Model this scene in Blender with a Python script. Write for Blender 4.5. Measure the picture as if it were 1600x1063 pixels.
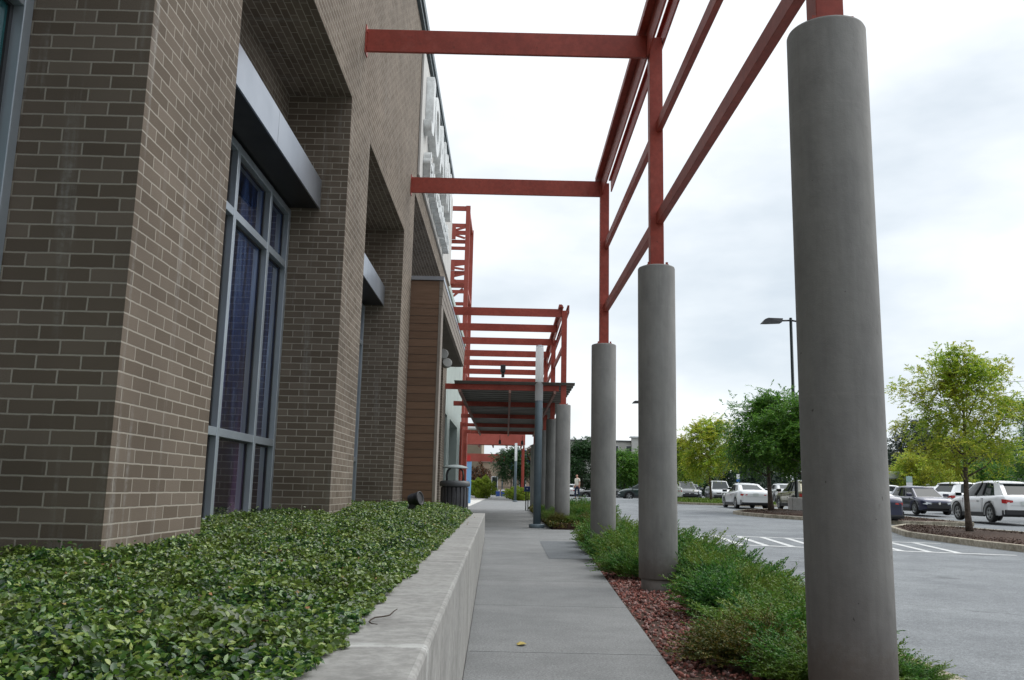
import bpy, bmesh, math, random
import numpy as np
from mathutils import Vector, Matrix

# ------------------------------------------------------------------ camera
for o in list(bpy.data.objects): bpy.data.objects.remove(o)
S = bpy.context.scene
COL = S.collection
R = math.radians
def look_matrix(yaw, pit, rol):
    f = Vector((math.sin(yaw)*math.cos(pit), math.cos(yaw)*math.cos(pit), math.sin(pit)))
    r = f.cross(Vector((0, 0, 1))).normalized(); u = r.cross(f)
    r2 = r*math.cos(rol) + u*math.sin(rol); u2 = -r*math.sin(rol) + u*math.cos(rol)
    return Matrix((r2, u2, -f)).transposed()
cd = bpy.data.cameras.new('camera'); cam = bpy.data.objects.new('camera', cd); COL.objects.link(cam)
cd.sensor_fit = 'HORIZONTAL'; cd.sensor_width = 36.0; cd.lens = 36.0*1360.7/1600.0
cd.clip_start = 0.05; cd.clip_end = 3000
m = look_matrix(R(0.1806), R(9.7598), R(1.2605)).to_4x4(); m.translation = Vector((0, 0, 1.0))
cam.matrix_world = m
S.camera = cam
S.render.resolution_x = 1024; S.render.resolution_y = 680

# ------------------------------------------------------------------ sky and sun
SUN_EL, SUN_AZ = 46.0, 62.0            # azimuth from +Y towards +X
W = bpy.data.worlds.new('World'); S.world = W; W.use_nodes = True
nt = W.node_tree; nt.nodes.clear()
def N(t, typ, **kw):
    n = t.nodes.new(typ)
    for k, v in kw.items(): setattr(n, k, v)
    return n
out = N(nt, 'ShaderNodeOutputWorld'); bg = N(nt, 'ShaderNodeBackground'); bg.inputs[1].default_value = 0.1
sky = N(nt, 'ShaderNodeTexSky', sky_type='NISHITA'); sky.sun_disc = False
sky.sun_elevation = R(SUN_EL); sky.sun_rotation = R(SUN_AZ)
tc = N(nt, 'ShaderNodeTexCoord'); mp = N(nt, 'ShaderNodeMapping'); mp.inputs['Scale'].default_value = (1.0, 1.0, 2.6)
mp.inputs['Location'].default_value = (0.35, 0.2, 0.1)
nt.links.new(tc.outputs['Generated'], mp.inputs[0])
n1 = N(nt, 'ShaderNodeTexNoise'); n1.inputs['Scale'].default_value = 2.1; n1.inputs['Detail'].default_value = 6; n1.inputs['Roughness'].default_value = 0.5
nt.links.new(mp.outputs[0], n1.inputs['Vector'])
rp = N(nt, 'ShaderNodeValToRGB'); e = rp.color_ramp.elements
e[0].position = 0.36; e[0].color = (5.7, 6.35, 6.95, 1); e[1].position = 0.57; e[1].color = (8.8, 9.15, 9.4, 1)
nt.links.new(n1.outputs[0], rp.inputs[0])
# brighter cloud towards the hidden sun and overhead
nrm = N(nt, 'ShaderNodeVectorMath', operation='NORMALIZE'); nt.links.new(tc.outputs['Generated'], nrm.inputs[0])
dot = N(nt, 'ShaderNodeVectorMath', operation='DOT_PRODUCT'); nt.links.new(nrm.outputs[0], dot.inputs[0])
dot.inputs[1].default_value = (math.cos(R(SUN_EL))*math.sin(R(SUN_AZ)), math.cos(R(SUN_EL))*math.cos(R(SUN_AZ)), math.sin(R(SUN_EL)))
mr = N(nt, 'ShaderNodeMapRange'); mr.inputs[1].default_value = 0.0; mr.inputs[2].default_value = 1.0
mr.inputs[1].default_value = -0.55; mr.inputs[2].default_value = 0.45; mr.inputs[3].default_value = 0.14; mr.inputs[4].default_value = 1.04
nt.links.new(dot.outputs['Value'], mr.inputs[0])
mul = N(nt, 'ShaderNodeVectorMath', operation='SCALE'); nt.links.new(rp.outputs[0], mul.inputs[0]); nt.links.new(mr.outputs[0], mul.inputs[3])
sep = N(nt, 'ShaderNodeSeparateXYZ'); nt.links.new(nrm.outputs[0], sep.inputs[0])      # an overcast sky is brightest overhead
zr = N(nt, 'ShaderNodeMapRange'); zr.inputs[1].default_value = 0.52; zr.inputs[2].default_value = 0.98; zr.inputs[3].default_value = 0.96; zr.inputs[4].default_value = 2.2
nt.links.new(sep.outputs[2], zr.inputs[0])
mm_ = N(nt, 'ShaderNodeMath', operation='MULTIPLY'); nt.links.new(mr.outputs[0], mm_.inputs[0]); nt.links.new(zr.outputs[0], mm_.inputs[1])
nt.links.new(mm_.outputs[0], mul.inputs[3])
mx = N(nt, 'ShaderNodeMix', data_type='RGBA'); mx.inputs[0].default_value = 0.92
nt.links.new(sky.outputs[0], mx.inputs[6]); nt.links.new(mul.outputs[0], mx.inputs[7])
nt.links.new(mx.outputs[2], bg.inputs[0]); nt.links.new(bg.outputs[0], out.inputs[0])
sd = bpy.data.lights.new('sun', 'SUN'); sd.energy = 1.5; sd.angle = R(55); sd.color = (1, 0.96, 0.9)
so = bpy.data.objects.new('sun', sd); COL.objects.link(so)
so.rotation_euler = (R(90-SUN_EL), 0, R(180-SUN_AZ))
S.view_settings.view_transform = 'Standard'; S.view_settings.look = 'None'
S.view_settings.exposure = 0.36; S.view_settings.gamma = 1
S.render.engine = 'CYCLES'
try:
    S.cycles.max_bounces = 6; S.cycles.transparent_max_bounces = 6
except Exception: pass

# ------------------------------------------------------------------ materials
def mat(name, col=(.5, .5, .5), rough=.6, metal=0.0, spec=.5, coat=0.0):
    m = bpy.data.materials.new(name); m.use_nodes = True
    b = m.node_tree.nodes['Principled BSDF']
    b.inputs['Base Color'].default_value = (*col, 1); b.inputs['Roughness'].default_value = rough
    b.inputs['Metallic'].default_value = metal; b.inputs['Specular IOR Level'].default_value = spec
    b.inputs['Coat Weight'].default_value = coat
    return m
def leaf_mat_plain(name, col, k=.7):       # translucent frosted plastic
    m = mat(name, col, .4); t = m.node_tree; tr = N(t, 'ShaderNodeBsdfTranslucent'); tr.inputs[0].default_value = (*col, 1)
    ms = N(t, 'ShaderNodeMixShader'); ms.inputs[0].default_value = k; t.links.new(bs(m).outputs[0], ms.inputs[1]); t.links.new(tr.outputs[0], ms.inputs[2])
    t.links.new(ms.outputs[0], t.nodes['Material Output'].inputs[0]); return m
def bs(m): return m.node_tree.nodes['Principled BSDF']
def ramp(t, src, stops):
    r = N(t, 'ShaderNodeValToRGB'); el = r.color_ramp.elements
    while len(el) < len(stops): el.new(0.5)
    for e_, (p, c) in zip(el, stops): e_.position = p; e_.color = (*c, 1)
    t.links.new(src, r.inputs[0]); return r
def noise(t, vec, scale, detail=4, rough=.55, mapscale=None):
    if mapscale:
        mp = N(t, 'ShaderNodeMapping'); mp.inputs['Scale'].default_value = mapscale
        t.links.new(vec, mp.inputs[0]); vec = mp.outputs[0]
    n = N(t, 'ShaderNodeTexNoise'); n.inputs['Scale'].default_value = scale
    n.inputs['Detail'].default_value = detail; n.inputs['Roughness'].default_value = rough
    t.links.new(vec, n.inputs['Vector']); return n
def mixc(t, fac, a, b, mode='MIX'):
    x = N(t, 'ShaderNodeMix', data_type='RGBA', blend_type=mode)
    for v, i in ((fac, 0), (a, 6), (b, 7)):
        if isinstance(v, (int, float)): x.inputs[i].default_value = v
        elif isinstance(v, tuple): x.inputs[i].default_value = (*v, 1)
        else: t.links.new(v, x.inputs[i])
    return x.outputs[2]
def bump(t, h, strength, dist, b, prev=None):
    n = N(t, 'ShaderNodeBump'); n.inputs['Strength'].default_value = strength; n.inputs['Distance'].default_value = dist
    t.links.new(h, n.inputs['Height'])
    if prev: t.links.new(prev, n.inputs['Normal'])
    t.links.new(n.outputs[0], b.inputs['Normal']); return n.outputs[0]
def pos(t):
    g = N(t, 'ShaderNodeNewGeometry'); return g.outputs['Position']
def varied(name, c1, c2, scale=3, rough=.8, bscale=60, bstr=.3, bdist=.003, mapscale=None, detail=5, spec=.4, c3=None, fine=None):
    m = mat(name, c1, rough, spec=spec); t = m.node_tree; P = pos(t)
    n = noise(t, P, scale, detail, mapscale=mapscale)
    st = [(.35, c1), (.65, c2)]
    if c3: st = [(.3, c1), (.5, c2), (.72, c3)]
    c = ramp(t, n.outputs[0], st).outputs[0]
    if fine:
        f = noise(t, P, fine[0], 3, .7); fr = ramp(t, f.outputs[0], [(.38, (1-fine[1],)*3), (.62, (1+fine[1],)*3)])
        c = mixc(t, 1.0, c, fr.outputs[0], 'MULTIPLY')
    t.links.new(c, bs(m).inputs['Base Color'])
    if bstr:
        nb = noise(t, P, bscale, 4); bump(t, nb.outputs[0], bstr, bdist, bs(m))
    return m

def brick_mat(name='brick', warm=1.0):
    m = mat(name, rough=.9, spec=.25); t = m.node_tree; b = bs(m)
    uv = N(t, 'ShaderNodeUVMap').outputs[0]
    wob = noise(t, uv, 14, 3); wc = N(t, 'ShaderNodeVectorMath', operation='SUBTRACT'); t.links.new(wob.outputs['Color'], wc.inputs[0]); wc.inputs[1].default_value = (.5, .5, .5)
    ws = N(t, 'ShaderNodeVectorMath', operation='SCALE'); t.links.new(wc.outputs[0], ws.inputs[0]); ws.inputs[3].default_value = .006
    ad = N(t, 'ShaderNodeVectorMath', operation='ADD'); t.links.new(uv, ad.inputs[0]); t.links.new(ws.outputs[0], ad.inputs[1])
    br = N(t, 'ShaderNodeTexBrick'); t.links.new(ad.outputs[0], br.inputs['Vector'])
    br.offset = .5; br.offset_frequency = 2; br.squash = 1
    br.inputs['Scale'].default_value = 1; br.inputs['Mortar Size'].default_value = .0048
    br.inputs['Mortar Smooth'].default_value = .25; br.inputs['Bias'].default_value = -.1
    br.inputs['Brick Width'].default_value = .2032; br.inputs['Row Height'].default_value = .0677
    br.inputs['Color1'].default_value = (.135, .108, .084, 1); br.inputs['Color2'].default_value = (.200, .165, .134, 1)
    br.inputs['Mortar'].default_value = (.38, .348, .30, 1)
    sp = noise(t, uv, 260, 3, .75); spr = ramp(t, sp.outputs[0], [(.35, (.68, .68, .68)), (.65, (1.22, 1.2, 1.18))])
    c = mixc(t, .8, br.outputs['Color'], spr.outputs[0], 'MULTIPLY')
    big = noise(t, uv, 1.1, 4); bigr = ramp(t, big.outputs[0], [(.3, (.86, .85, .84)), (.7, (1.14, 1.13, 1.12))])
    c = mixc(t, 1.0, c, bigr.outputs[0], 'MULTIPLY')
    # white mineral streaks running down the brick
    st = noise(t, uv, 1.0, 4, .6, mapscale=(9, .55, 1)); sr = ramp(t, st.outputs[0], [(.57, (0, 0, 0)), (.72, (.5, .5, .5))])
    sb = noise(t, uv, 30, 3, .7); sbr = ramp(t, sb.outputs[0], [(.35, (.2, .2, .2)), (.65, (1, 1, 1))])
    f = mixc(t, 1.0, sr.outputs[0], sbr.outputs[0], 'MULTIPLY')
    c = mixc(t, f, c, (.42, .41, .39))
    t.links.new(c, b.inputs['Base Color'])
    inv = N(t, 'ShaderNodeMath', operation='SUBTRACT'); inv.inputs[0].default_value = 1; t.links.new(br.outputs['Fac'], inv.inputs[1])
    p = bump(t, inv.outputs[0], .7, .006, b)
    bump(t, sp.outputs[0], .35, .003, b, p)
    return m
M = {}
M['brick'] = brick_mat()
M['cream'] = varied('cream_render', (.50, .49, .47), (.58, .57, .55), 2, .85, 90, .25, .003)
M['green'] = varied('pale_green_render', (.40, .47, .45), (.47, .54, .51), 1.2, .85, 60, .2, .003)
M['letter'] = varied('white_letter_paint', (.58, .60, .60), (.70, .72, .72), 3, .45, 40, .05, .001, fine=(9, .12))
M['alu'] = varied('silver_aluminium', (.36, .41, .46), (.43, .48, .53), 2, .32, 30, 0, spec=.6); bs(M['alu']).inputs['Metallic'].default_value = .55
M['fascia'] = varied('brushed_fascia', (.32, .35, .40), (.41, .44, .49), 1.5, .30, 30, 0); bs(M['fascia']).inputs['Metallic'].default_value = .8
M['darkmetal'] = varied('dark_metal', (.018, .018, .02), (.03, .03, .033), 5, .45, 80, .1, .001)
M['coping'] = varied('coping_metal', (.06, .09, .10), (.10, .13, .145), 4, .45, 80, 0)
M['red'] = varied('red_oxide_paint', (.27, .042, .027), (.34, .060, .040), 2.2, .50, 120, .12, .001, fine=(16, .12))
def aged(m):
    t = m.node_tree; P = pos(t); b = bs(m); c = b.inputs['Base Color'].links[0].from_socket
    n = noise(t, P, 5, 6, .7); c = mixc(t, ramp(t, n.outputs[0], [(.52, (0, 0, 0)), (.75, (.35, .35, .35))]).outputs[0], c, (.42, .13, .10))
    r_ = noise(t, P, 13, 5, .6); c = mixc(t, ramp(t, r_.outputs[0], [(.66, (0, 0, 0)), (.72, (.7, .7, .7))]).outputs[0], c, (.10, .028, .016))
    t.links.new(c, b.inputs['Base Color'])
aged(M['red'])
M['redpale'] = varied('sun_faded_red_paint', (.34, .07, .05), (.40, .09, .07), 1.4, .55, 120, .1, .001)
M['conc'] = varied('planter_concrete', (.245, .24, .228), (.32, .315, .30), 2.6, .9, 120, .3, .003, fine=(28, .14), c3=(.28, .275, .26))
M['kerb'] = varied('kerb_concrete', (.22, .19, .14), (.38, .34, .27), 3.5, .9, 50, .4, .006, fine=(14, .2))
M['kerb2'] = varied('footing_concrete', (.24, .235, .22), (.34, .33, .31), 7, .9, 60, .5, .006)
M['white'] = varied('white_paint', (.66, .67, .68), (.74, .75, .76), 3, .5, 60, 0)
M['bolt'] = mat('dark_rubber', (.02, .02, .02), .8)
M['soil'] = varied('mulch_soil', (.035, .02, .013), (.09, .05, .035), 25, .95, 45, 1, .03)
M['lampgrey'] = varied('steel_blue_paint', (.10, .135, .16), (.135, .175, .20), 3, .42, 60, .05, .001)
M['lampwhite'] = leaf_mat_plain('frosted_lens', (.90, .91, .92))

def column_mat():
    m = mat('column_paint', (.22, .2, .18), .78, spec=.3); t = m.node_tree; P = pos(t)
    n = noise(t, P, 1.3, 5); c = ramp(t, n.outputs[0], [(.3, (.190, .187, .179)), (.7, (.238, .235, .225))]).outputs[0]
    s = noise(t, P, 1.0, 5, .6, mapscale=(26, 26, 1.2)); sr = ramp(t, s.outputs[0], [(.36, (.90, .89, .88)), (.56, (1.03, 1.03, 1.03))])
    c = mixc(t, .5, c, sr.outputs[0], 'MULTIPLY')
    pit = noise(t, P, 34, 2, .4); pr_ = ramp(t, pit.outputs[0], [(.20, (.35, .33, .3)), (.235, (1, 1, 1))]); c = mixc(t, .8, c, pr_.outputs[0], 'MULTIPLY')
    bl = noise(t, P, 1, 5, .65, mapscale=(5, 5, 2.2)); br_ = ramp(t, bl.outputs[0], [(.35, (.86, .86, .87)), (.52, (1, 1, 1)), (.7, (1.10, 1.10, 1.09))]); c = mixc(t, 1, c, br_.outputs[0], 'MULTIPLY')
    sd_ = N(t, 'ShaderNodeSeparateXYZ'); t.links.new(P, sd_.inputs[0]); hz = N(t, 'ShaderNodeMath', operation='MULTIPLY_ADD'); t.links.new(noise(t, P, 22, 4, .7).outputs[0], hz.inputs[0]); hz.inputs[1].default_value = -.42; t.links.new(sd_.outputs[2], hz.inputs[2])
    c = mixc(t, 1, c, ramp(t, hz.outputs[0], [(.0, (.88, .84, .80)), (.14, (1, 1, 1))]).outputs[0], 'MULTIPLY')
    sz = N(t, 'ShaderNodeSeparateXYZ'); t.links.new(P, sz.inputs[0]); wz = N(t, 'ShaderNodeMath', operation='MULTIPLY_ADD'); t.links.new(noise(t, P, 3, 3).outputs[0], wz.inputs[0]); wz.inputs[1].default_value = .05; t.links.new(sz.outputs[2], wz.inputs[2])
    fr = N(t, 'ShaderNodeMath', operation='PINGPONG'); t.links.new(wz.outputs[0], fr.inputs[0]); fr.inputs[1].default_value = .76
    c = mixc(t, .15, c, ramp(t, fr.outputs[0], [(.003, (1.35, 1.33, 1.3)), (.008, (1, 1, 1))]).outputs[0], 'MULTIPLY')
    d = noise(t, P, 9, 3, .5); dr = ramp(t, d.outputs[0], [(.24, (.5, .47, .44)), (.29, (1, 1, 1))])
    c = mixc(t, .5, c, dr.outputs[0], 'MULTIPLY')
    t.links.new(c, bs(m).inputs['Base Color'])
    p = bump(t, noise(t, P, 150, 3).outputs[0], .35, .0025, bs(m)); bump(t, noise(t, P, 7, 5).outputs[0], .5, .012, bs(m), p)
    return m
M['column'] = column_mat()
def walk_mat(name, lo, hi):
    m = mat(name, rough=.85, spec=.35); t = m.node_tree; P = pos(t)
    a = noise(t, P, .8, 5); c = ramp(t, a.outputs[0], [(.3, lo), (.7, hi)]).outputs[0]
    v = N(t, 'ShaderNodeTexVoronoi'); v.inputs['Scale'].default_value = 170; t.links.new(P, v.inputs['Vector'])
    vr = ramp(t, v.outputs['Color'], [(.1, (.72, .72, .72)), (.5, (1, 1, 1)), (.93, (1.2, 1.2, 1.2)), (.97, (1.9, 1.9, 1.85))])
    c = mixc(t, .8, c, vr.outputs[0], 'MULTIPLY')
    f = noise(t, P, 70, 4, .7); fr = ramp(t, f.outputs[0], [(.35, (.74, .74, .74)), (.65, (1.24, 1.24, 1.24))])
    c = mixc(t, 1, c, fr.outputs[0], 'MULTIPLY')
    b2 = noise(t, P, 3.2, 4, .6); b2r = ramp(t, b2.outputs[0], [(.3, (.92, .92, .92)), (.6, (1.03, 1.03, 1.03))])
    c = mixc(t, 1, c, b2r.outputs[0], 'MULTIPLY')
    t.links.new(c, bs(m).inputs['Base Color'])
    bump(t, v.outputs['Distance'], .3, .002, bs(m)); return m
M['walk'] = walk_mat('sidewalk_concrete', (.160, .164, .165), (.208, .212, .212))
M['cover'] = walk_mat('darker_slab_concrete', (.105, .115, .122), (.135, .145, .155))
M['brightconc'] = walk_mat('pale_concrete', (.48, .47, .44), (.56, .55, .52))
M['asphalt'] = walk_mat('worn_asphalt', (.155, .165, .176), (.205, .218, .228))
def weather(m):           # oil spots, tyre paths and sealed cracks that belong to the surface
    t = m.node_tree; P = pos(t); b = bs(m); c = b.inputs['Base Color'].links[0].from_socket
    a = noise(t, P, .35, 5, .6); c = mixc(t, 1, c, ramp(t, a.outputs[0], [(.36, (.86, .86, .87)), (.62, (1.09, 1.09, 1.08))]).outputs[0], 'MULTIPLY')
    o = noise(t, P, 1.3, 3, .5); c = mixc(t, .75, c, ramp(t, o.outputs[0], [(.27, (.55, .55, .55)), (.33, (1, 1, 1))]).outputs[0], 'MULTIPLY')
    w = noise(t, P, .9, 4, .6); ad = N(t, 'ShaderNodeVectorMath', operation='ADD'); sc_ = N(t, 'ShaderNodeVectorMath', operation='SCALE'); sc_.inputs[3].default_value = 1.6
    t.links.new(w.outputs['Color'], sc_.inputs[0]); t.links.new(P, ad.inputs[0]); t.links.new(sc_.outputs[0], ad.inputs[1])
    v = N(t, 'ShaderNodeTexVoronoi', feature='DISTANCE_TO_EDGE'); v.inputs['Scale'].default_value = .16; t.links.new(ad.outputs[0], v.inputs['Vector'])
    c = mixc(t, .7, c, ramp(t, v.outputs[0], [(.0015, (.45, .45, .46)), (.0035, (1, 1, 1))]).outputs[0], 'MULTIPLY')
    t.links.new(c, b.inputs['Base Color']); gr = noise(t, P, 34, 5, .8); c2 = mixc(t, 1, c, ramp(t, gr.outputs[0], [(.34, (.72, .72, .73)), (.5, (1, 1, 1)), (.66, (1.3, 1.3, 1.3))]).outputs[0], 'MULTIPLY'); t.links.new(c2, b.inputs['Base Color']); b.inputs['Roughness'].default_value = .9; b.inputs['Specular IOR Level'].default_value = .3
weather(M['asphalt'])
def wood_mat():
    m = mat('wood_panel', rough=.55, spec=.3); t = m.node_tree; P = pos(t)
    g = noise(t, P, 1, 4, .5, mapscale=(3, 3, 30)); c = ramp(t, g.outputs[0], [(.3, (.160, .094, .060)), (.7, (.195, .117, .078))]).outputs[0]
    sx = N(t, 'ShaderNodeSeparateXYZ'); t.links.new(P, sx.inputs[0])
    q = N(t, 'ShaderNodeMath', operation='DIVIDE'); t.links.new(sx.outputs[2], q.inputs[0]); q.inputs[1].default_value = .1375
    fl = N(t, 'ShaderNodeMath', operation='FLOOR'); t.links.new(q.outputs[0], fl.inputs[0])
    wn = N(t, 'ShaderNodeTexWhiteNoise', noise_dimensions='1D'); t.links.new(fl.outputs[0], wn.inputs['W'])
    wr = ramp(t, wn.outputs[0], [(0, (.86, .86, .86)), (1, (1.12, 1.12, 1.12))]); c = mixc(t, 1, c, wr.outputs[0], 'MULTIPLY')
    t.links.new(c, bs(m).inputs['Base Color']); return m
M['wood'] = wood_mat()
def glass_art(name, tint=0):
    m = mat(name, (.02, .03, .08), .04, spec=.9, coat=.6); t = m.node_tree; P = pos(t)
    bs(m).inputs['Coat Roughness'].default_value = .02
    w = noise(t, P, 1, 6, .62, mapscale=(1, 5.5, .75)); w.inputs['Distortion'].default_value = .9
    c = ramp(t, w.outputs[0], [(.36, (.004, .005, .010)), (.47, (.010, .018, .05)), (.56, (.02, .04, .115)), (.66, (.07, .11, .20)), (.78, (.012, .014, .03))]).outputs[0]
    sx = N(t, 'ShaderNodeSeparateXYZ'); t.links.new(P, sx.inputs[0])
    mr = N(t, 'ShaderNodeMapRange'); mr.inputs[1].default_value = 2.4; mr.inputs[2].default_value = 1.0; t.links.new(sx.outputs[2], mr.inputs[0])
    w2 = noise(t, P, 1, 5, .6, mapscale=(1, 3.4, .6)); w2.inputs['Distortion'].default_value = .7
    c2 = ramp(t, w2.outputs[0], [(.44, (.012, .010, .016)), (.58, (.05, .03, .07)), (.72, (.24, .16, .22))]).outputs[0]
    c = mixc(t, mr.outputs[0], c, c2)
    t.links.new(c, bs(m).inputs['Base Color']); return m
M['glassart'] = glass_art('window_glass_with_art')
M['teal'] = mat('teal_glass', (.02, .09, .10), .04, spec=.9, coat=.5)
M['darkglass'] = mat('dark_glass', (.02, .028, .03), .05, spec=.8)
M['deck'] = varied('corrugated_deck_metal', (.10, .095, .085), (.14, .135, .12), 2, .5, 40, 0)

def leaf_mat(name, cols, trans=.3, rough=.5, big=None, spec=.35):
    m = mat(name, rough=rough, spec=spec); t = m.node_tree; b = bs(m)
    g = N(t, 'ShaderNodeNewGeometry')
    r = N(t, 'ShaderNodeValToRGB'); el = r.color_ramp.elements
    while len(el) < len(cols): el.new(.5)
    for i, e_ in enumerate(el): e_.position = i/(len(cols)-1); e_.color = (*cols[i], 1)
    t.links.new(g.outputs['Random Per Island'], r.inputs[0]); c = r.outputs[0]
    if big:
        n = noise(t, g.outputs['Position'], big[0], 3)
        nr = ramp(t, n.outputs[0], [(.42, (0, 0, 0)), (.6, (1, 1, 1))])
        f = N(t, 'ShaderNodeMath', operation='MULTIPLY'); t.links.new(nr.outputs[0], f.inputs[0]); f.inputs[1].default_value = big[2]
        c = mixc(t, f.outputs[0], c, big[1])
    t.links.new(c, b.inputs['Base Color'])
    if trans:
        tr = N(t, 'ShaderNodeBsdfTranslucent'); t.links.new(c, tr.inputs[0])
        ms = N(t, 'ShaderNodeMixShader'); ms.inputs[0].default_value = trans
        o = t.nodes['Material Output']; t.links.new(b.outputs[0], ms.inputs[1]); t.links.new(tr.outputs[0], ms.inputs[2]); t.links.new(ms.outputs[0], o.inputs[0])
    return m
M['jasmine'] = leaf_mat('glossy_groundcover_leaf', [(.010, .035, .014), (.018, .055, .018), (.035, .11, .022), (.08, .19, .03), (.18, .31, .045), (.38, .46, .12)], .3, .33, big=(2.6, (.26, .31, .05), .34), spec=.9)
M['juniper'] = leaf_mat('juniper_needle', [(.012, .05, .012), (.03, .12, .02), (.06, .20, .03), (.14, .31, .05)], .32, .5, big=(2.2, (.24, .27, .03), .5))
M['bark'] = varied('tree_bark', (.06, .045, .035), (.15, .12, .10), 14, .9, 40, .8, .01)
M['leafyellow'] = leaf_mat('yellow_green_leaf', [(.12, .24, .02), (.22, .36, .03), (.36, .48, .045), (.50, .55, .07)], .48, big=(.9, (.55, .36, .05), .35))
M['leafgreen'] = leaf_mat('green_leaf', [(.03, .09, .016), (.06, .17, .022), (.11, .25, .03), (.18, .33, .045)], .4)
M['leafdark'] = leaf_mat('dark_leaf', [(.018, .05, .018), (.028, .08, .022), (.05, .11, .03)], .3)
M['leaflime'] = leaf_mat('lime_leaf', [(.12, .19, .018), (.2, .29, .025), (.32, .38, .04)], .42)
M['leafpine'] = leaf_mat('pine_needles', [(.02, .04, .026), (.03, .055, .035), (.045, .075, .04)], .15)
M['leafred'] = leaf_mat('bronze_leaf', [(.03, .035, .015), (.06, .04, .02), (.12, .04, .025), (.2, .09, .02)], .25)
M['grass'] = leaf_mat('grass_blade', [(.07, .13, .015), (.12, .20, .02), (.17, .24, .03)], .3)

# ------------------------------------------------------------------ helpers
def tag(o, label=None, cat=None, group=None, kind=None):
    if label: o['label'] = label
    if cat: o['category'] = cat
    if group: o['group'] = group
    if kind: o['kind'] = kind
    return o
def thing(name, loc, label, cat, group=None, rz=0):
    o = bpy.data.objects.new(name, None); COL.objects.link(o); o.location = loc; o.rotation_euler = (0, 0, rz)
    o.empty_display_size = .2
    return tag(o, label, cat, group)
def link(name, me, parent=None):
    o = bpy.data.objects.new(name, me); COL.objects.link(o)
    if parent: o.parent = parent
    return o
class MB:
    def __init__(s): s.v = []; s.f = []; s.sm = []
    def add(s, vs, fs, smooth=False):
        b = len(s.v); s.v += [tuple(p) for p in vs]; s.f += [tuple(i+b for i in f) for f in fs]; s.sm += [smooth]*len(fs); return s
    def box(s, x0, x1, y0, y1, z0, z1, M_=None):
        if x0 > x1: x0, x1 = x1, x0
        if y0 > y1: y0, y1 = y1, y0
        vs = [(x, y, z) for z in (z0, z1) for x, y in ((x0, y0), (x1, y0), (x1, y1), (x0, y1))]
        if M_ is not None: vs = [M_ @ Vector(p) for p in vs]
        return s.add(vs, [(3, 2, 1, 0), (4, 5, 6, 7), (0, 1, 5, 4), (1, 2, 6, 5), (2, 3, 7, 6), (3, 0, 4, 7)])
    def beam(s, a, b, w, h, up=(0, 0, 1)):     # bar from a to b, w across, h along up
        a = Vector(a); b = Vector(b); d = (b-a).normalized(); up = Vector(up)
        if abs(d.dot(up)) > .98: up = Vector((0, 1, 0))
        r = d.cross(up).normalized(); u = r.cross(d)
        vs = []
        for p in (a, b):
            for i, j in ((-1, -1), (1, -1), (1, 1), (-1, 1)): vs.append(p + r*(w/2*i) + u*(h/2*j))
        return s.add(vs, [(0, 1, 2, 3), (7, 6, 5, 4), (4, 5, 1, 0), (5, 6, 2, 1), (6, 7, 3, 2), (7, 4, 0, 3)])
    def lathe(s, cx, cy, prof, n=32, smooth=True):
        vs = []
        for r, z in prof:
            for k in range(n): a = 2*math.pi*k/n; vs.append((cx+r*math.cos(a), cy+r*math.sin(a), z))
        fs = []
        for i in range(len(prof)-1):
            for k in range(n): k2 = (k+1) % n; fs.append((i*n+k, i*n+k2, (i+1)*n+k2, (i+1)*n+k))
        s.add(vs, fs, smooth)
        b = len(s.v)-len(vs)
        s.f += [tuple(b+k for k in reversed(range(n))), tuple(b+(len(prof)-1)*n+k for k in range(n))]; s.sm += [False, False]
        return s
    def tube(s, pts, rad, n=8, smooth=True):
        pts = [Vector(p) for p in pts]
        if isinstance(rad, (int, float)): rad = [rad]*len(pts)
        vs = []; ref = None
        for i, p in enumerate(pts):
            d = (pts[min(i+1, len(pts)-1)]-pts[max(i-1, 0)]).normalized()
            if ref is None: ref = Vector((1, 0, 0)) if abs(d.x) < .9 else Vector((0, 1, 0))
            r = (ref - d*ref.dot(d)).normalized(); u = d.cross(r); ref = r
            for k in range(n): a = 2*math.pi*k/n; vs.append(p + (r*math.cos(a)+u*math.sin(a))*rad[i])
        fs = []
        for i in range(len(pts)-1):
            for k in range(n): k2 = (k+1) % n; fs.append((i*n+k, i*n+k2, (i+1)*n+k2, (i+1)*n+k))
        s.add(vs, fs, smooth); b = len(s.v)-len(vs)
        s.f += [tuple(b+k for k in reversed(range(n))), tuple(b+(len(pts)-1)*n+k for k in range(n))]; s.sm += [False, False]
        return s
    def prism(s, poly, z0, z1):
        n = len(poly); z0 = z0 if callable(z0) else (lambda x, y, a=z0: a); z1 = z1 if callable(z1) else (lambda x, y, a=z1: a)
        vs = [(x, y, z0(x, y)) for x, y in poly] + [(x, y, z1(x, y)) for x, y in poly]
        return s.add(vs, [tuple(reversed(range(n))), tuple(range(n, 2*n))] + [(i, (i+1) % n, n+(i+1) % n, n+i) for i in range(n)])
    def quad(s, a, b, c, d): return s.add([a, b, c, d], [(0, 1, 2, 3)])
    def build(s, name, m, parent=None, bevel=0, uv=True, seg=2, merge=False):
        me = bpy.data.meshes.new(name); me.from_pydata(s.v, [], s.f); me.update()
        if merge:
            bm = bmesh.new(); bm.from_mesh(me); bmesh.ops.remove_doubles(bm, verts=bm.verts, dist=.001); bm.to_mesh(me); bm.free(); s.sm = [False]*len(me.polygons)
        if uv: boxuv(me)
        me.polygons.foreach_set('use_smooth', s.sm)
        me.materials.append(m)
        o = link(name, me, parent)
        if bevel:
            bv = o.modifiers.new('bevel', 'BEVEL'); bv.width = bevel; bv.segments = seg; bv.limit_method = 'ANGLE'; bv.angle_limit = R(40)
        return o
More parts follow.
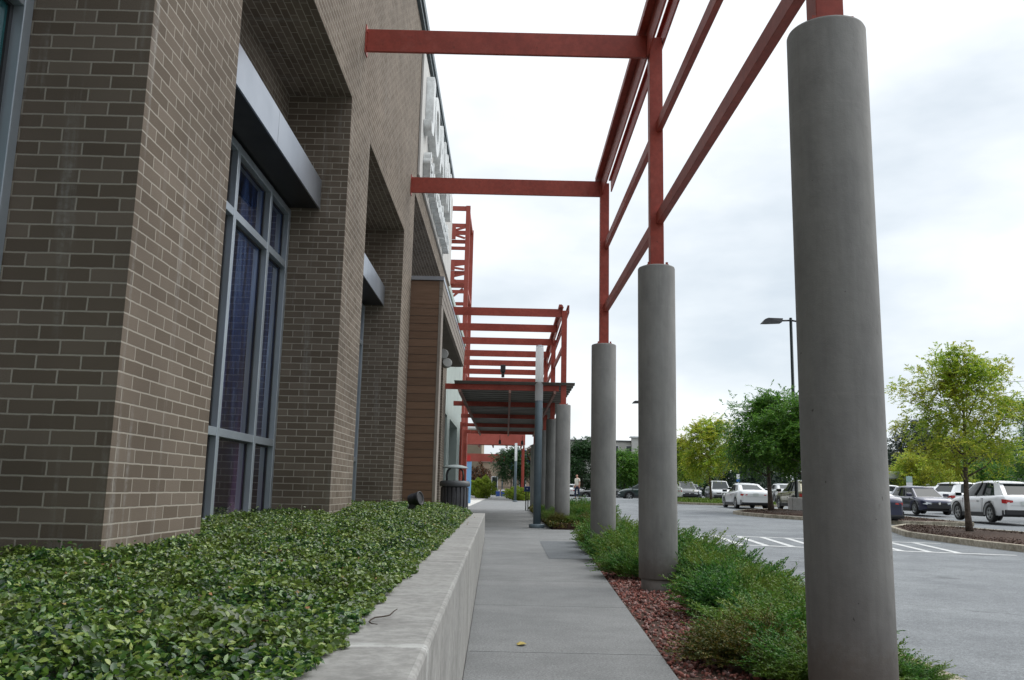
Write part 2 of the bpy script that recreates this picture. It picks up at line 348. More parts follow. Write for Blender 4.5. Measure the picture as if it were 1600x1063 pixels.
def boxuv(me):
    n = len(me.loops)
    vi = np.empty(n, np.int32); me.loops.foreach_get('vertex_index', vi)
    co = np.empty(len(me.vertices)*3, np.float32); me.vertices.foreach_get('co', co); co = co.reshape(-1, 3)[vi]
    lt = np.empty(len(me.polygons), np.int32); me.polygons.foreach_get('loop_total', lt)
    nn = np.empty(len(me.polygons)*3, np.float32); me.polygons.foreach_get('normal', nn); nn = np.abs(nn.reshape(-1, 3))
    ax = np.repeat(nn.argmax(1), lt)
    u = np.where(ax == 0, co[:, 1], np.where(ax == 1, co[:, 0], co[:, 1])); v = np.where(ax == 2, co[:, 0], co[:, 2])
    me.uv_layers.new(name='UVMap').data.foreach_set('uv', np.stack([u, v], 1).astype(np.float32).ravel())
def npmesh(name, V, F, m, parent=None, smooth=False):
    V = np.asarray(V, np.float32); F = np.asarray(F, np.int32); k = F.shape[1]
    me = bpy.data.meshes.new(name); me.vertices.add(len(V)); me.vertices.foreach_set('co', V.ravel())
    me.loops.add(F.size); me.loops.foreach_set('vertex_index', F.ravel())
    me.polygons.add(len(F)); me.polygons.foreach_set('loop_start', np.arange(0, F.size, k, dtype=np.int32))
    me.polygons.foreach_set('loop_total', np.full(len(F), k, np.int32))
    if smooth: me.polygons.foreach_set('use_smooth', np.ones(len(F), bool))
    me.update(calc_edges=True); me.validate(); me.materials.append(m)
    return link(name, me, parent)
def rotvecs(rng, n, tilt=None):
    """random orthonormal frames: a = leaf length axis, b = width axis"""
    a = rng.normal(size=(n, 3)); a /= np.linalg.norm(a, axis=1, keepdims=True)
    if tilt is not None: a[:, 2] = a[:, 2]*tilt[0]+tilt[1]; a /= np.linalg.norm(a, axis=1, keepdims=True)
    b = rng.normal(size=(n, 3)); b -= a*(a*b).sum(1, keepdims=True); b /= np.linalg.norm(b, axis=1, keepdims=True)
    return a, b
def leaves(C, a, b, L, Wd, fold=0):
    """diamond leaves: 4 points each; with fold, 6 points (2 quads) bent along the midrib"""
    n = len(C); L = L.reshape(-1, 1); Wd = Wd.reshape(-1, 1); c = np.cross(a, b)
    if not fold:
        V = np.stack([C-a*L/2, C+b*Wd/2, C+a*L/2, C-b*Wd/2], 1).reshape(-1, 3)
        return V, np.arange(n*4).reshape(-1, 4)
    up = c*Wd*fold
    V = np.stack([C-a*L/2, C-a*L*.12+b*Wd/2+up, C+a*L*.22+b*Wd*.42+up, C+a*L/2, C+a*L*.22-b*Wd*.42+up, C-a*L*.12-b*Wd/2+up], 1).reshape(-1, 3)
    i = np.arange(n)[:, None]*6
    F = np.concatenate([i+np.array([[0, 1, 2, 3]]), i+np.array([[0, 3, 4, 5]])], 0)
    return V, F

# ------------------------------------------------------------------ ground, lot, pavement
def smooth(a, b, x):
    t = max(0., min(1., (x-a)/(b-a))); return t*t*(3-2*t)
def lotz(x, y):          # the lot lies a kerb below the walk and climbs gently away
    rise = .011*max(0., min(y, 75.)-25.)
    return -.1 + rise*smooth(2.6, 5.0, x)
def XL(y): return -.21-.0155*(y-4.86)
_RX = ([-6, 4.97, 9.77, 13.95, 17.7, 19.0], [.62, .965, 1.16, 1.345, 1.49, 1.62])
def XR(y): return float(np.interp(y, *_RX))

g = MB(); g.quad((-900, -900, -.35), (900, -900, -.35), (900, 1500, -.35), (-900, 1500, -.35))
tag(g.build('ground', varied('far_grass_ground', (.06, .09, .03), (.10, .13, .05), .3)), kind='structure')
xs = np.concatenate([np.linspace(2.4, 12, 33), np.linspace(13, 150, 60)]); ys = np.concatenate([np.linspace(-25, 80, 106), np.linspace(84, 260, 30)])
V = [(x, y, lotz(x, y)) for y in ys for x in xs]; nx = len(xs)
F = [(j*nx+i, j*nx+i+1, (j+1)*nx+i+1, (j+1)*nx+i) for j in range(len(ys)-1) for i in range(nx-1)]
tag(npmesh('parking_lot', V, F, M['asphalt'], smooth=True), kind='structure')

walk = MB(); walkb = MB()
cuts = [-6, -2.9, -.75, 1.40, 3.55, 5.70, 7.94, 10.08, 12.2, 14.35, 16.5, 18.65]
for a, b in zip(cuts[:-1], cuts[1:]):
    n = 4
    for i in range(n):
        y0 = a+(b-a)*i/n; y1 = a+(b-a)*(i+1)/n
        ga = .005 if i == 0 else 0; gb = .005 if i == n-1 else 0
        walk.add([(XL(y0+ga)+.004, y0+ga, 0), (XR(y0+ga), y0+ga, 0), (XR(y1-gb), y1-gb, 0), (XL(y1-gb)+.004, y1-gb, 0),
                  (XL(y0+ga)+.004, y0+ga, -.12), (XR(y0+ga), y0+ga, -.12), (XR(y1-gb), y1-gb, -.12), (XL(y1-gb)+.004, y1-gb, -.12)],
                 [(0, 1, 2, 3), (4, 5, 1, 0), (5, 6, 2, 1), (6, 7, 3, 2), (7, 4, 0, 3)])
Y = 18.66
for k, (y1, xa, xb) in enumerate([(21.0, -2.1, 2.7), (23.3, -2.1, 2.7), (28.2, -2.1, 1.22), (31.85, -2.1, 1.2), (36, -2.1, 1.2), (41, -2.1, 1.2), (46, -2.1, 1.2), (56, -5, 2.8), (66, -5, 2.8), (80, -5, 2.8), (101, -5, 2.8)]):
    for x0, x1 in ((xa, xb),):
        walk.box(x0, x1, Y+.004, y1-.004, -.12, 0)
    Y = y1
tag(walk.build('sidewalk', M['walk']), kind='structure')
walkb.box(-2.2, 2.6, -6, 101, -.16, -.118); walkb.box(-.2, 2.42, -6, 18.66, -.118, -.11)
tag(walkb.build('sidewalk_base', M['soil']), kind='structure')
pad = MB(); pad.box(-9, -2.12, 52, 100, -.12, .006); tag(pad.build('pale_entrance_pavement', M['brightconc']), kind='structure')
sl = MB(); sl.add([(.66, 13.35, .004), (1.31, 13.35, .004), (1.49, 17.95, .004), (.70, 17.85, .004)], [(0, 1, 2, 3)])
tag(sl.build('darker_pavement_slab', M['cover']), kind='structure')
gs = MB(); gs.box(-9, 1.6, 101, 112, -.1, .02); gs.box(-12, 3, 112, 160, -.1, .03)
tag(gs.build('far_path', M['walk']), kind='structure')
# planting bed along the lot with its kerb
bed = MB()
ys_ = [-6, 0, 4.97, 9.77, 13.95, 17.7, 18.6]
bed.prism([(XR(y)+.004, y) for y in ys_] + [(2.42, 18.6), (2.42, -6)], -.11, -.012)
bed.prism([(1.26, 23.42), (2.66, 23.42), (2.66, 45.8), (1.24, 45.8)], -.11, .16)
tag(bed.build('planting_bed_soil', M['soil']), kind='structure')
kb = MB(); kb.box(2.424, 2.58, -6, 18.7, -.3, .02); kb.box(2.704, 2.85, 18.7, 101, -.3, .03)
tag(kb.build('lot_kerb', M['kerb'], bevel=.012), kind='structure')

# painted crossing and stall lines
pm = varied('road_paint', (.42, .43, .43), (.60, .60, .59), 6, .85, 60, .2, .002, fine=(40, .2))
ln = MB()
def stripe(a, b, w):
    a = np.array(a, float); b = np.array(b, float); d = (b-a)/np.linalg.norm(b-a); r = np.array([d[1], -d[0]])*w/2
    k = max(1, int(np.linalg.norm(b-a)/3)); 
    for i in range(k):
        p = a+(b-a)*i/k; q = a+(b-a)*(i+1)/k
        ln.add([(x, y, lotz(x, y)+.005) for x, y in (p-r, p+r, q+r, q-r)], [(0, 1, 2, 3)])
stripe((3.0, 24.88), (10.95, 22.35), .24); stripe((3.0, 20.55), (10.45, 18.2), .22)
top = lambda x: 24.88+(x-3)*(22.35-24.88)/7.95
bot = lambda x: 20.55+(x-3)*(18.2-20.55)/7.45
for i in range(13):
    xt = 3.3+.585*i; xb = xt-.12-.06*i
    stripe((xt, top(xt)-.13), (xb, bot(xb)+.12), .15)
tag(ln.build('crossing_stripes', pm), kind='structure')
ln = MB()
for k in range(8):
    x = 19.2+2.75*k; stripe((x, 34.5), (x, 40.2), .10); stripe((x, 43.4), (x, 48.8), .10)
for k in range(5):
    x = 12.6+2.75*k; stripe((x, 48.6), (x, 54), .10)
tag(ln.build('stall_lines', pm), kind='structure')

# kerbed islands
def island(name, poly, h, top_m, inset=.16):
    pts = [Vector(p) for p in poly]; n = len(pts); inn = []
    for i in range(n):
        a, b, c = pts[i-1], pts[i], pts[(i+1) % n]
        d1 = (b-a).normalized(); d2 = (c-b).normalized(); n1 = Vector((-d1.y, d1.x)); n2 = Vector((-d2.y, d2.x))
        bis = (n1+n2).normalized(); inn.append(b + bis*inset/max(.3, bis.dot(n1)))
    k = MB(); vs = []
    for ring, z in ((pts, -.3), (pts, h), (inn, h), (inn, -.3)):
        vs += [(p.x, p.y, (lotz(p.x, p.y)+z)) for p in ring]
    fs = []
    for r_ in range(3):
        for i in range(n): j = (i+1) % n; fs.append((r_*n+i, r_*n+j, (r_+1)*n+j, (r_+1)*n+i))
    k.add(vs, fs); tag(k.build(name+'_kerb', M['kerb'], bevel=.015), kind='structure')
    s = MB(); cx = sum(p.x for p in inn)/n; cy = sum(p.y for p in inn)/n
    vs = [(p.x, p.y, lotz(p.x, p.y)+h-.03) for p in inn] + [(cx, cy, lotz(cx, cy)+h+.04)]
    s.add(vs, [(i, (i+1) % n, n) for i in range(n)], True)
    tag(s.build(name+'_bed', top_m), kind='structure')
island('tree_island', [(11.5, 8), (16.2, 8), (16.3, 20), (15.96, 27.3), (15.2, 30.8), (14.2, 31.5), (12.6, 29.2), (11.62, 25.8), (11.28, 21.2), (11.3, 14)], .15, M['soil'])
island('lamp_island', [(13.2, 34.2), (18, 34), (18.2, 47.6), (14.4, 48.2), (12.2, 45.5), (10.9, 42.4), (10.8, 41.2), (11.3, 38.6)], .15, M['soil'])
island('grass_island', [(12.2, 60), (16.2, 57.5), (18.5, 58.6), (18.5, 68), (12.5, 71), (10.9, 66), (11.2, 62)], .14, varied('lawn_soil', (.07, .11, .02), (.11, .16, .03), 4))

# ------------------------------------------------------------------ planter wall and groundcover
def planter_mat():
    m = M['conc'].copy(); t = m.node_tree; P = pos(t); b = bs(m)
    src = b.inputs['Base Color'].links[0].from_socket
    sx = N(t, 'ShaderNodeSeparateXYZ'); t.links.new(P, sx.inputs[0])
    n = noise(t, P, 14, 5, .65)
    a = N(t, 'ShaderNodeMath', operation='MULTIPLY_ADD'); t.links.new(n.outputs[0], a.inputs[0]); a.inputs[1].default_value = .10; t.links.new(sx.outputs[1], a.inputs[2])
    d = N(t, 'ShaderNodeMath', operation='SUBTRACT'); t.links.new(a.outputs[0], d.inputs[0]); d.inputs[1].default_value = 2.085
    ab = N(t, 'ShaderNodeMath', operation='ABSOLUTE'); t.links.new(d.outputs[0], ab.inputs[0])
    mr = N(t, 'ShaderNodeMapRange'); mr.inputs[1].default_value = .034; mr.inputs[2].default_value = .016; mr.inputs[4].default_value = .75; t.links.new(ab.outputs[0], mr.inputs[0])
    c = mixc(t, mr.outputs[0], src, (.56, .56, .54))
    dr = noise(t, P, 1, 5, .6, mapscale=(3, 9, .6)); rr = ramp(t, dr.outputs[0], [(.36, (.86, .86, .86)), (.6, (1.05, 1.05, 1.05))])
    c = mixc(t, 1, c, rr.outputs[0], 'MULTIPLY')
    t.links.new(c, b.inputs['Base Color']); return m
M['planter'] = planter_mat()
pw = MB()
def ptop(y): return .652-.0085*(max(y, -1)-2)
segs = [-4, -1, 2.04, 5.1, 8.15, 11.2, 14.25, 17.3, 18.3]
for a, b in zip(segs[:-1], segs[1:]):
    a2 = a+.003; b2 = b-.003; w = .275
    pw.add([(XL(a2), a2, -.15), (XL(b2), b2, -.15), (XL(b2)-w, b2, -.15), (XL(a2)-w, a2, -.15),
            (XL(a2), a2, ptop(a2)), (XL(b2), b2, ptop(b2)), (XL(b2)-w, b2, ptop(b2)), (XL(a2)-w, a2, ptop(a2))],
           [(4, 5, 6, 7), (0, 1, 5, 4), (1, 2, 6, 5), (2, 3, 7, 6), (3, 0, 4, 7)])
pw.box(-1.75, XL(18.3)-.277, 18.05, 18.3, -.15, .5)
o = pw.build('planter_wall', M['planter'], bevel=.012)
tag(o, 'low concrete planter wall between the leafy groundcover and the sidewalk', 'wall')

RNG = np.random.default_rng(7)
def jz(x, y):
    back = .662+.0085*np.clip(y, 0, 13)-.03*np.clip(y-15, 0, 3)/3; fr = .652-.0085*(y-2)+.02; base = fr+(back-fr)*np.clip((-x-.42)/.8, 0, 1)**.8-.012*np.clip(y-12, 0, 6)
    return base+.028*np.sin(x*4.1+y*2.3)*np.sin(y*3.1-x*1.7)+.022*np.sin(x*11+1+y*2)*np.sin(y*9.2+x*3)+.012*np.sin(x*27+y*8)*np.sin(y*23-x*11)
def inside(x, y):
    back = np.full_like(x, -1.74)
    for a, b in ((.3, 3.88), (5.16, 8.84), (10.14, 13.74)): back = np.where((y > a) & (y < b), -2.36, back)
    back = np.where(y > 15.06, -1.24, back)
    front = -.21-.0155*(y-4.86)-.192-.003*y+.012*np.sin(y*5.3)*np.sin(y*1.9+.6)+.010*np.sin(y*23)+.008*np.sin(y*61)
    front = np.where(y > 16.5, front-.09*(y-16.5)**1.5*.5, front)
    return (x > back) & (x < front)
parts_V = []; parts_F = []; off = 0
for y0, y1, dens, L in ((.8, 3.2, 20000, .0205), (3.2, 5.5, 16000, .022), (5.5, 9, 11000, .025), (9, 13, 6500, .031), (13, 18.1, 4300, .037)):
    n = int(dens*2.2*(y1-y0)); x = RNG.uniform(-2.4, -.3, n); y = RNG.uniform(y0, y1, n)
    k = inside(x, y); x = x[k]; y = y[k]; n = len(x)
    dep = np.abs(RNG.normal(0, .034, n)); tall = RNG.random(n) < .015
    edge = np.clip((x-(XL(y)-.34))/.12, 0, 1); dep = np.where(edge > .3, np.minimum(dep, .02), dep)
    z = jz(x, y)-dep+tall*RNG.uniform(0, .05, n)+edge*(.012*(1-edge)+.004)-edge**2*.012
    wt = .652-.0085*(y-2); z = np.where(x > XL(y)-.285, np.maximum(z*.35+(wt+.022)*.65, wt+.007), z)
    a, b = rotvecs(RNG, n); a[:, 2] = np.abs(a[:, 2])*.55+.05; a /= np.linalg.norm(a, axis=1, keepdims=True)
    up = np.tile([0, 0, 1.], (n, 1))+RNG.normal(0, .48, (n, 3)); b = np.cross(a, up); b /= np.linalg.norm(b, axis=1, keepdims=True)
    V_, F_ = leaves(np.stack([x, y, z], 1), a, b, L*RNG.uniform(.65, 1.25, n), L*.6*RNG.uniform(.7, 1.2, n), fold=-.16)
    parts_V.append(V_); parts_F.append(F_+off); off += len(V_)
o = npmesh('groundcover', np.concatenate(parts_V), np.concatenate(parts_F), M['jasmine'])
tag(o, 'dense glossy green groundcover filling the planter along the brick wall', 'groundcover', kind='stuff')
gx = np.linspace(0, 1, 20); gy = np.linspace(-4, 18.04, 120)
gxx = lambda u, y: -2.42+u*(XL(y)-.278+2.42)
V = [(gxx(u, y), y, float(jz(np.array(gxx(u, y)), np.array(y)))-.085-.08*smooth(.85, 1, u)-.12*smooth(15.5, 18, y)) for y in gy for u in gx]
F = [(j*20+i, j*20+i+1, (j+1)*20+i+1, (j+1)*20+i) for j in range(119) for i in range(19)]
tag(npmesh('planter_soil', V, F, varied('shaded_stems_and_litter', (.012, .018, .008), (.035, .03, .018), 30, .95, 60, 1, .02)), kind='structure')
n = 420; x = RNG.uniform(-1.7, -.42, n); y = RNG.uniform(1.2, 14, n); z = jz(x, y)-.005+RNG.uniform(0, .012, n); a, b = rotvecs(RNG, n); a[:, 2] *= .3; a /= np.linalg.norm(a, axis=1, keepdims=True)
b = np.cross(a, np.tile([0, 0, 1.], (n, 1))+RNG.normal(0, .4, (n, 3))); b /= np.linalg.norm(b, axis=1, keepdims=True)
V_, F_ = leaves(np.stack([x, y, z], 1), a, b, RNG.uniform(.014, .026, n), RNG.uniform(.007, .014, n), fold=.3)
tag(npmesh('dead_leaves', V_, F_, leaf_mat('withered_leaf', [(.10, .05, .02), (.22, .13, .05), (.32, .22, .08), (.28, .08, .04)], .1, .7)), 'withered brown and reddish leaves lying scattered on the groundcover', 'leaf litter', kind='stuff')
# weeds and twig
def weed(x, y, n, h, seed, label, grp=None):
    r = np.random.default_rng(seed); m = MB()
    for i in range(n):
        a = r.uniform(0, 6.28); l = h*r.uniform(.6, 1); dx, dy = math.cos(a)*l*.45, math.sin(a)*l*.45; z0 = float(jz(np.array(x), np.array(y)))-.05
        w = .005; px, py = -math.sin(a)*w, math.cos(a)*w; bx = x+r.normal(0, .02); by = y+r.normal(0, .03)
        p = [(bx+dx*t*t, by+dy*t*t, z0+l*(t-.25*t*t)) for t in (0, .5, 1)]
        m.add([(p[0][0]-px, p[0][1]-py, p[0][2]), (p[0][0]+px, p[0][1]+py, p[0][2]), (p[1][0]+px, p[1][1]+py, p[1][2]), (p[1][0]-px, p[1][1]-py, p[1][2]), p[2]], [(0, 1, 2, 3), (3, 2, 4)])
    tag(m.build('weed', M['grass'], uv=False), label, 'weed', grp)
weed(-1.62, 4.02, 9, .14, 1, 'tuft of grass blades at the foot of the nearest brick pier')
weed(-1.70, 4.75, 7, .12, 2, 'small grass tuft against the near pier, nearer the tall window')
weed(-1.45, 3.7, 8, .13, 3, 'grass blades poking out of the groundcover in front of the near pier')
weed(-1.25, 10.1, 10, .13, 4, 'bright green weed in the groundcover by the second pier')
tw = MB(); tw.tube([(-.303, 2.587, .657), (-.304, 2.52, .66), (-.308, 2.463, .657), (-.322, 2.435, .657), (-.34, 2.409, .658), (-.347, 2.375, .656), (-.346, 2.346, .656), (-.335, 2.315, .656), (-.317, 2.293, .658)], [.0012, .0016, .002, .002, .002, .002, .0018, .0015, .001], 6)
tag(tw.build('twig', mat('twig_bark', (.05, .035, .025), .9), uv=False), 'thin curved dark twig lying on top of the planter wall', 'twig')
lf = MB(); lf.add([(.10, 5.92, .006), (.135, 5.90, .016), (.16, 5.95, .008), (.14, 5.99, .014), (.115, 5.975, .02), (.09, 5.96, .008)], [(0, 1, 2, 3), (0, 3, 4, 5)])
tag(lf.build('fallen_leaf', mat('dry_leaf', (.35, .27, .06), .7), uv=False), 'small yellow fallen leaf lying on the sidewalk', 'leaf')

# ------------------------------------------------------------------ brick building
B = thing('brick_store_building', (-1.759, 0, 0), 'long brown brick shop building with deep window bays along the sidewalk', 'building')
inv = Matrix.Translation((1.759, 0, 0))
def bpart(mb, name, m, parent=B, bevel=0, **kw):
    o = mb.build(name, m, parent, bevel=bevel, **kw)
    if parent == B: o.matrix_parent_inverse = inv
    return o
XF = -1.759
w = MB()
piers = [(-10.9, -9.67), (-6.0, -4.77), (-1.0, .27), (3.904, 5.15), (8.862, 10.12), (13.765, 15.03)]
for a, b in piers: w.box(-2.5, XF, a, b, -.2, 5.15)
for (a, b), (c, d) in zip(piers[:-1], piers[1:]):
    w.box(-2.6, -2.44, b, c, 3.9, 5.15); w.box(-2.6, -2.40, b, c, -.2, .66)
w.box(-2.9, XF, -10.9, 15.03, 5.15, 9.45)                       # wall over the bays, its underside the brick soffit
w.box(-3.6, XF-.002, 15.03, 24.2, 6.25, 9.45)                   # over the entrance
w.box(-3.9, -3.6, 15.03, 24.2, -.1, 9.45)
w.box(-3.598, -2.5, 14.4, 15.03, -.1, 6.25)
w.box(-3.6, XF, 23.25, 24.6, -.1, 6.25)
bpart(w, 'wall', M['brick'])
c = MB(); c.box(-3.0, -1.70, -11, 24.3, 9.455, 9.56); c.box(-3.0, -1.665, -11, 24.3, 9.56, 9.72)
bpart(c, 'roof_coping', M['coping'])
c = MB(); c.box(-1.756, -1.715, 15.25, 24.12, 6.66, 9.2); bpart(c, 'cream_sign_panel', M['cream'], bevel=.006)
# windows
def window(y0, y1, z0, z1, near=True):
    f = MB(); xg = -2.40; xo = -2.335
    ym = [y0+.04, y0+(y1-y0)*.19, y0+(y1-y0)*.52, y0+(y1-y0)*.80, y1-.04] if near else [y0+.04, y0+(y1-y0)*.3, y0+(y1-y0)*.6, y1-.04]
    for y in ym: f.box(-2.45, xo, y-.035, y+.035, z0, z1)
    cuts_ = [y0+.04]+ym[1:-1]+[y1-.04]
    for z in (z0+.035, 1.41, 3.25, z1-.035):
        for a, b in zip(cuts_[:-1], cuts_[1:]): f.box(-2.45, xo-.003, a+.0355, b-.0355, z-.035, z+.035)
    fo = bpart(f, 'window', M['alu'], bevel=.004)
    gl = MB()
    for a, b in zip(cuts_[:-1], cuts_[1:]):
        for za, zb in ((z0+.07, 1.375), (1.445, 3.215), (3.285, z1-.07)): gl.box(-2.425, xg, a+.0355, b-.0355, za, zb)
    gl.build('glass', M['glassart'] if y0 > 5 else M['teal'], fo)
    gk = MB()
    for a, b in zip(cuts_[:-1], cuts_[1:]):
        for za, zb in ((z0+.07, 1.375), (1.445, 3.215), (3.285, z1-.07)):
            gk.box(xg-.002, xg+.012, a+.036, a+.05, za, zb); gk.box(xg-.002, xg+.012, b-.062, b-.036, za, zb); gk.box(xg-.002, xg+.012, a+.05, b-.062, zb-.014, zb)
    gk.build('gasket', M['darkmetal'], fo)
    return fo
for a, b in ((.27, 3.904), (5.15, 8.862), (10.12, 13.765)): window(a+.004, b-.004, .66, 3.86)
for a, b in ((.27, 3.904), (5.15, 8.862), (10.12, 13.765)):
    k = MB(); k.box(-2.44, -2.05, a+.01, b-.02, 3.885, 4.17); ko = bpart(k, 'window_canopy', M['darkmetal'])
    k = MB(); ymid = (a+b)/2+.1
    k.box(-2.045, -2.03, a+.008, ymid-.003, 3.875, 4.19); k.box(-2.045, -2.03, ymid+.003, b-.015, 3.875, 4.19)
    k.box(-2.44, -2.046, a+.008, b-.015, 4.172, 4.19); k.build('fascia', M['fascia'], ko)
# trim strip beside the nearest window
# entrance portal clad in wood boards
k = MB(); k.box(-2.6, -1.255, 15.05, 15.43, -.1, 4.2)
pt = bpart(k, 'entrance_portal', M['wood'])
k = MB()
for z in np.arange(.1375, 4.6, .1375): k.box(-2.6, -1.252, 15.046, 15.0499, z-.0022, z+.0022)
k.build('board_joint', M['darkmetal'], pt)
k = MB(); k.box(-1.254, -1.205, 15.04, 15.44, -.1, 4.195)
for i in range(3): k.box(-1.2545, -1.20+.006*i, 15.04-.002*i, 23.0, 4.2+.14*i, 4.335+.14*i)
k.build('portal_trim', varied('taupe_trim', (.22, .19, .165), (.27, .235, .205), 4), pt)
k = MB(); k.box(-2.6, -1.256, 15.044, 15.2, 4.2, 4.62); k.build('upper_boards', M['wood'], pt)
k = MB(); k.box(-3.59, -1.18, 15.02, 23.03, 4.63, 4.70); k.build('cap_flashing', M['fascia'], pt)
k = MB(); k.box(-3.58, -1.256, 15.435, 22.98, 4.19, 4.62); k.build('portal_ceiling', varied('soffit_panel', (.11, .095, .08), (.14, .12, .10), 3), pt)
# twin floodlights under the soffit
for i, (y, z) in enumerate(((18.3, 3.80), (19.2, 3.74))):
    fl = MB(); fl.lathe(0, 0, [(.02, -.12), (.07, -.11), (.105, -.02), (.11, .05), (.10, .055)], 20)
    o = fl.build('floodlight', mat('floodlight_grey', (.25, .25, .24), .5), B); o.matrix_parent_inverse = inv
    o.location = (-1.40+.02*i, y, z); o.rotation_euler = (R(70), R(-35+30*i), R(20))
# channel letters
def letter(ch, y0, z0, h, wid, depth, parent, name='letter', stroke=.0):
    cu = bpy.data.curves.new(name, 'FONT'); cu.body = ch; cu.size = 1; cu.extrude = .5; cu.offset = stroke; cu.resolution_u = 4
    to = bpy.data.objects.new(name, cu); COL.objects.link(to)
    dg = bpy.context.evaluated_depsgraph_get(); me = bpy.data.meshes.new_from_object(to.evaluated_get(dg)); bpy.data.objects.remove(to)
    co = np.array([v.co for v in me.vertices]); mn = co.min(0); mx_ = co.max(0)
    for v in me.vertices:
        u = (v.co.x-mn[0])/(mx_[0]-mn[0]); q = (v.co.y-mn[1])/(mx_[1]-mn[1]); d = (v.co.z-mn[2])/(mx_[2]-mn[2])
        v.co = (-1.712+depth*d, y0+wid*u, z0+h*q)
    me.materials.clear(); me.materials.append(M['letter']); me.update()
    return link(name, me, parent)
SG = thing('storefront_sign', (-1.71, 15.4, 6.7), 'two rows of thick white channel letters on the cream panel above the entrance', 'sign')
for ch, y0, wd in (('J', 15.55, .62), ('O', 16.3, 1.15), ('A', 17.65, 1.2), ('N', 19.05, 1.0), ('N', 20.35, 1.0)):
    o = letter(ch, y0, 7.68, 1.2, wd, .15, SG, stroke=.035); o.matrix_parent_inverse = Matrix.Translation((1.71, -15.4, -6.7))
yy = 15.75
for ch in 'fabricsandcrafts':
    hh = .56 if ch in 'fbdt' else .40; wd = {'i': .11, 'f': .24, 't': .25, 'r': .24}.get(ch, .32)
    o = letter(ch, yy, 6.80, hh, wd, .14, SG, stroke=.03); o.matrix_parent_inverse = Matrix.Translation((1.71, -15.4, -6.7)); yy += wd+.07

# pale green building beyond
G = thing('green_stucco_building', (-2.1, 31, 0), 'pale green rendered shop building beyond the brick one, behind the slatted canopy', 'building')
gi = Matrix.Translation((2.1, -31, 0))
def gpart(mb, name, m, **kw): o = mb.build(name, m, G, **kw); o.matrix_parent_inverse = gi; return o
k = MB()
for a, b in ((24.95, 26.1), (30.3, 31.7), (36.6, 39.6)): k.box(-3, -2.1, a, b, -.1, 3.5)
k.box(-3, -2.1, 24.95, 39.6, 3.5, 7.45); k.box(-3.3, -3.0, 24.95, 39.6, -.1, 7.45)
gpart(k, 'wall', M['green'])
k = MB(); k.box(-3.3, -2.0, 24.9, 39.7, 7.455, 7.7); gpart(k, 'cornice', M['green'], bevel=.02)
for a, b in ((26.1, 30.3), (31.7, 36.6)):
    k = MB(); k.box(-2.985, -2.93, a+.01, b-.01, 0, 3.49); wo = gpart(k, 'window', M['darkglass'])
    k = MB()
    for y in np.linspace(a+.05, b-.05, 4): k.box(-2.928, -2.87, y-.03, y+.03, 0, 3.49)
    k.build('frame', M['alu'], wo)
# rear masses so that the sky does not show through the row
k = MB(); k.box(-30, -3.92, -11, 24.2, -.1, 9.4); bpart(k, 'rear_block', M['brick'])
k = MB(); k.box(-30, -3.32, 24.95, 39.6, -.1, 7.4); gpart(k, 'rear_block', M['green'])

# ------------------------------------------------------------------ columns and red steel frames
COLS = [(1.70, -.55, 3.51), (1.70, 4.42, 3.51), (1.632, 9.49, 3.49), (1.587, 14.4, 3.43), (1.545, 24.2, 3.36), (1.50, 29.1, 3.34), (1.47, 34.0, 3.30), (1.42, 38.9, 3.26), (1.40, 43.8, 3.24)]
LABC = ['grey concrete column just behind the camera', 'tallest looking grey concrete column, nearest the viewer and cut by the bottom of the photo', 'grey concrete column standing in red lava rock with a stepped base', 'grey concrete column rising out of the junipers, third from the viewer',
        'grey column at the front right corner of the slatted metal canopy', 'grey column second along under the slatted canopy', 'grey column third along under the slatted canopy, mostly behind the lamp post', 'slim looking grey column left of the lamp post under the canopy', 'last grey column at the far end of the canopy']
for (x, y, h), lb in zip(COLS, LABC):
    k = MB(); r_ = .2055
    k.lathe(0, 0, [(r_-.004, .112), (r_, .120), (r_, .70), (r_, h-.02), (r_-.006, h-.006), (r_-.02, h)], 56)
    o = thing('concrete_column', (x, y, 0), lb, 'column'); k.build('shaft', M['column'], o)
    k = MB(); k.lathe(0, 0, [(.180, -.14), (.181, .09), (.184, .1115)], 48); k.build('footing', M['kerb2'], o)
    tag(o, lb, 'column', 'round grey columns along the sidewalk')
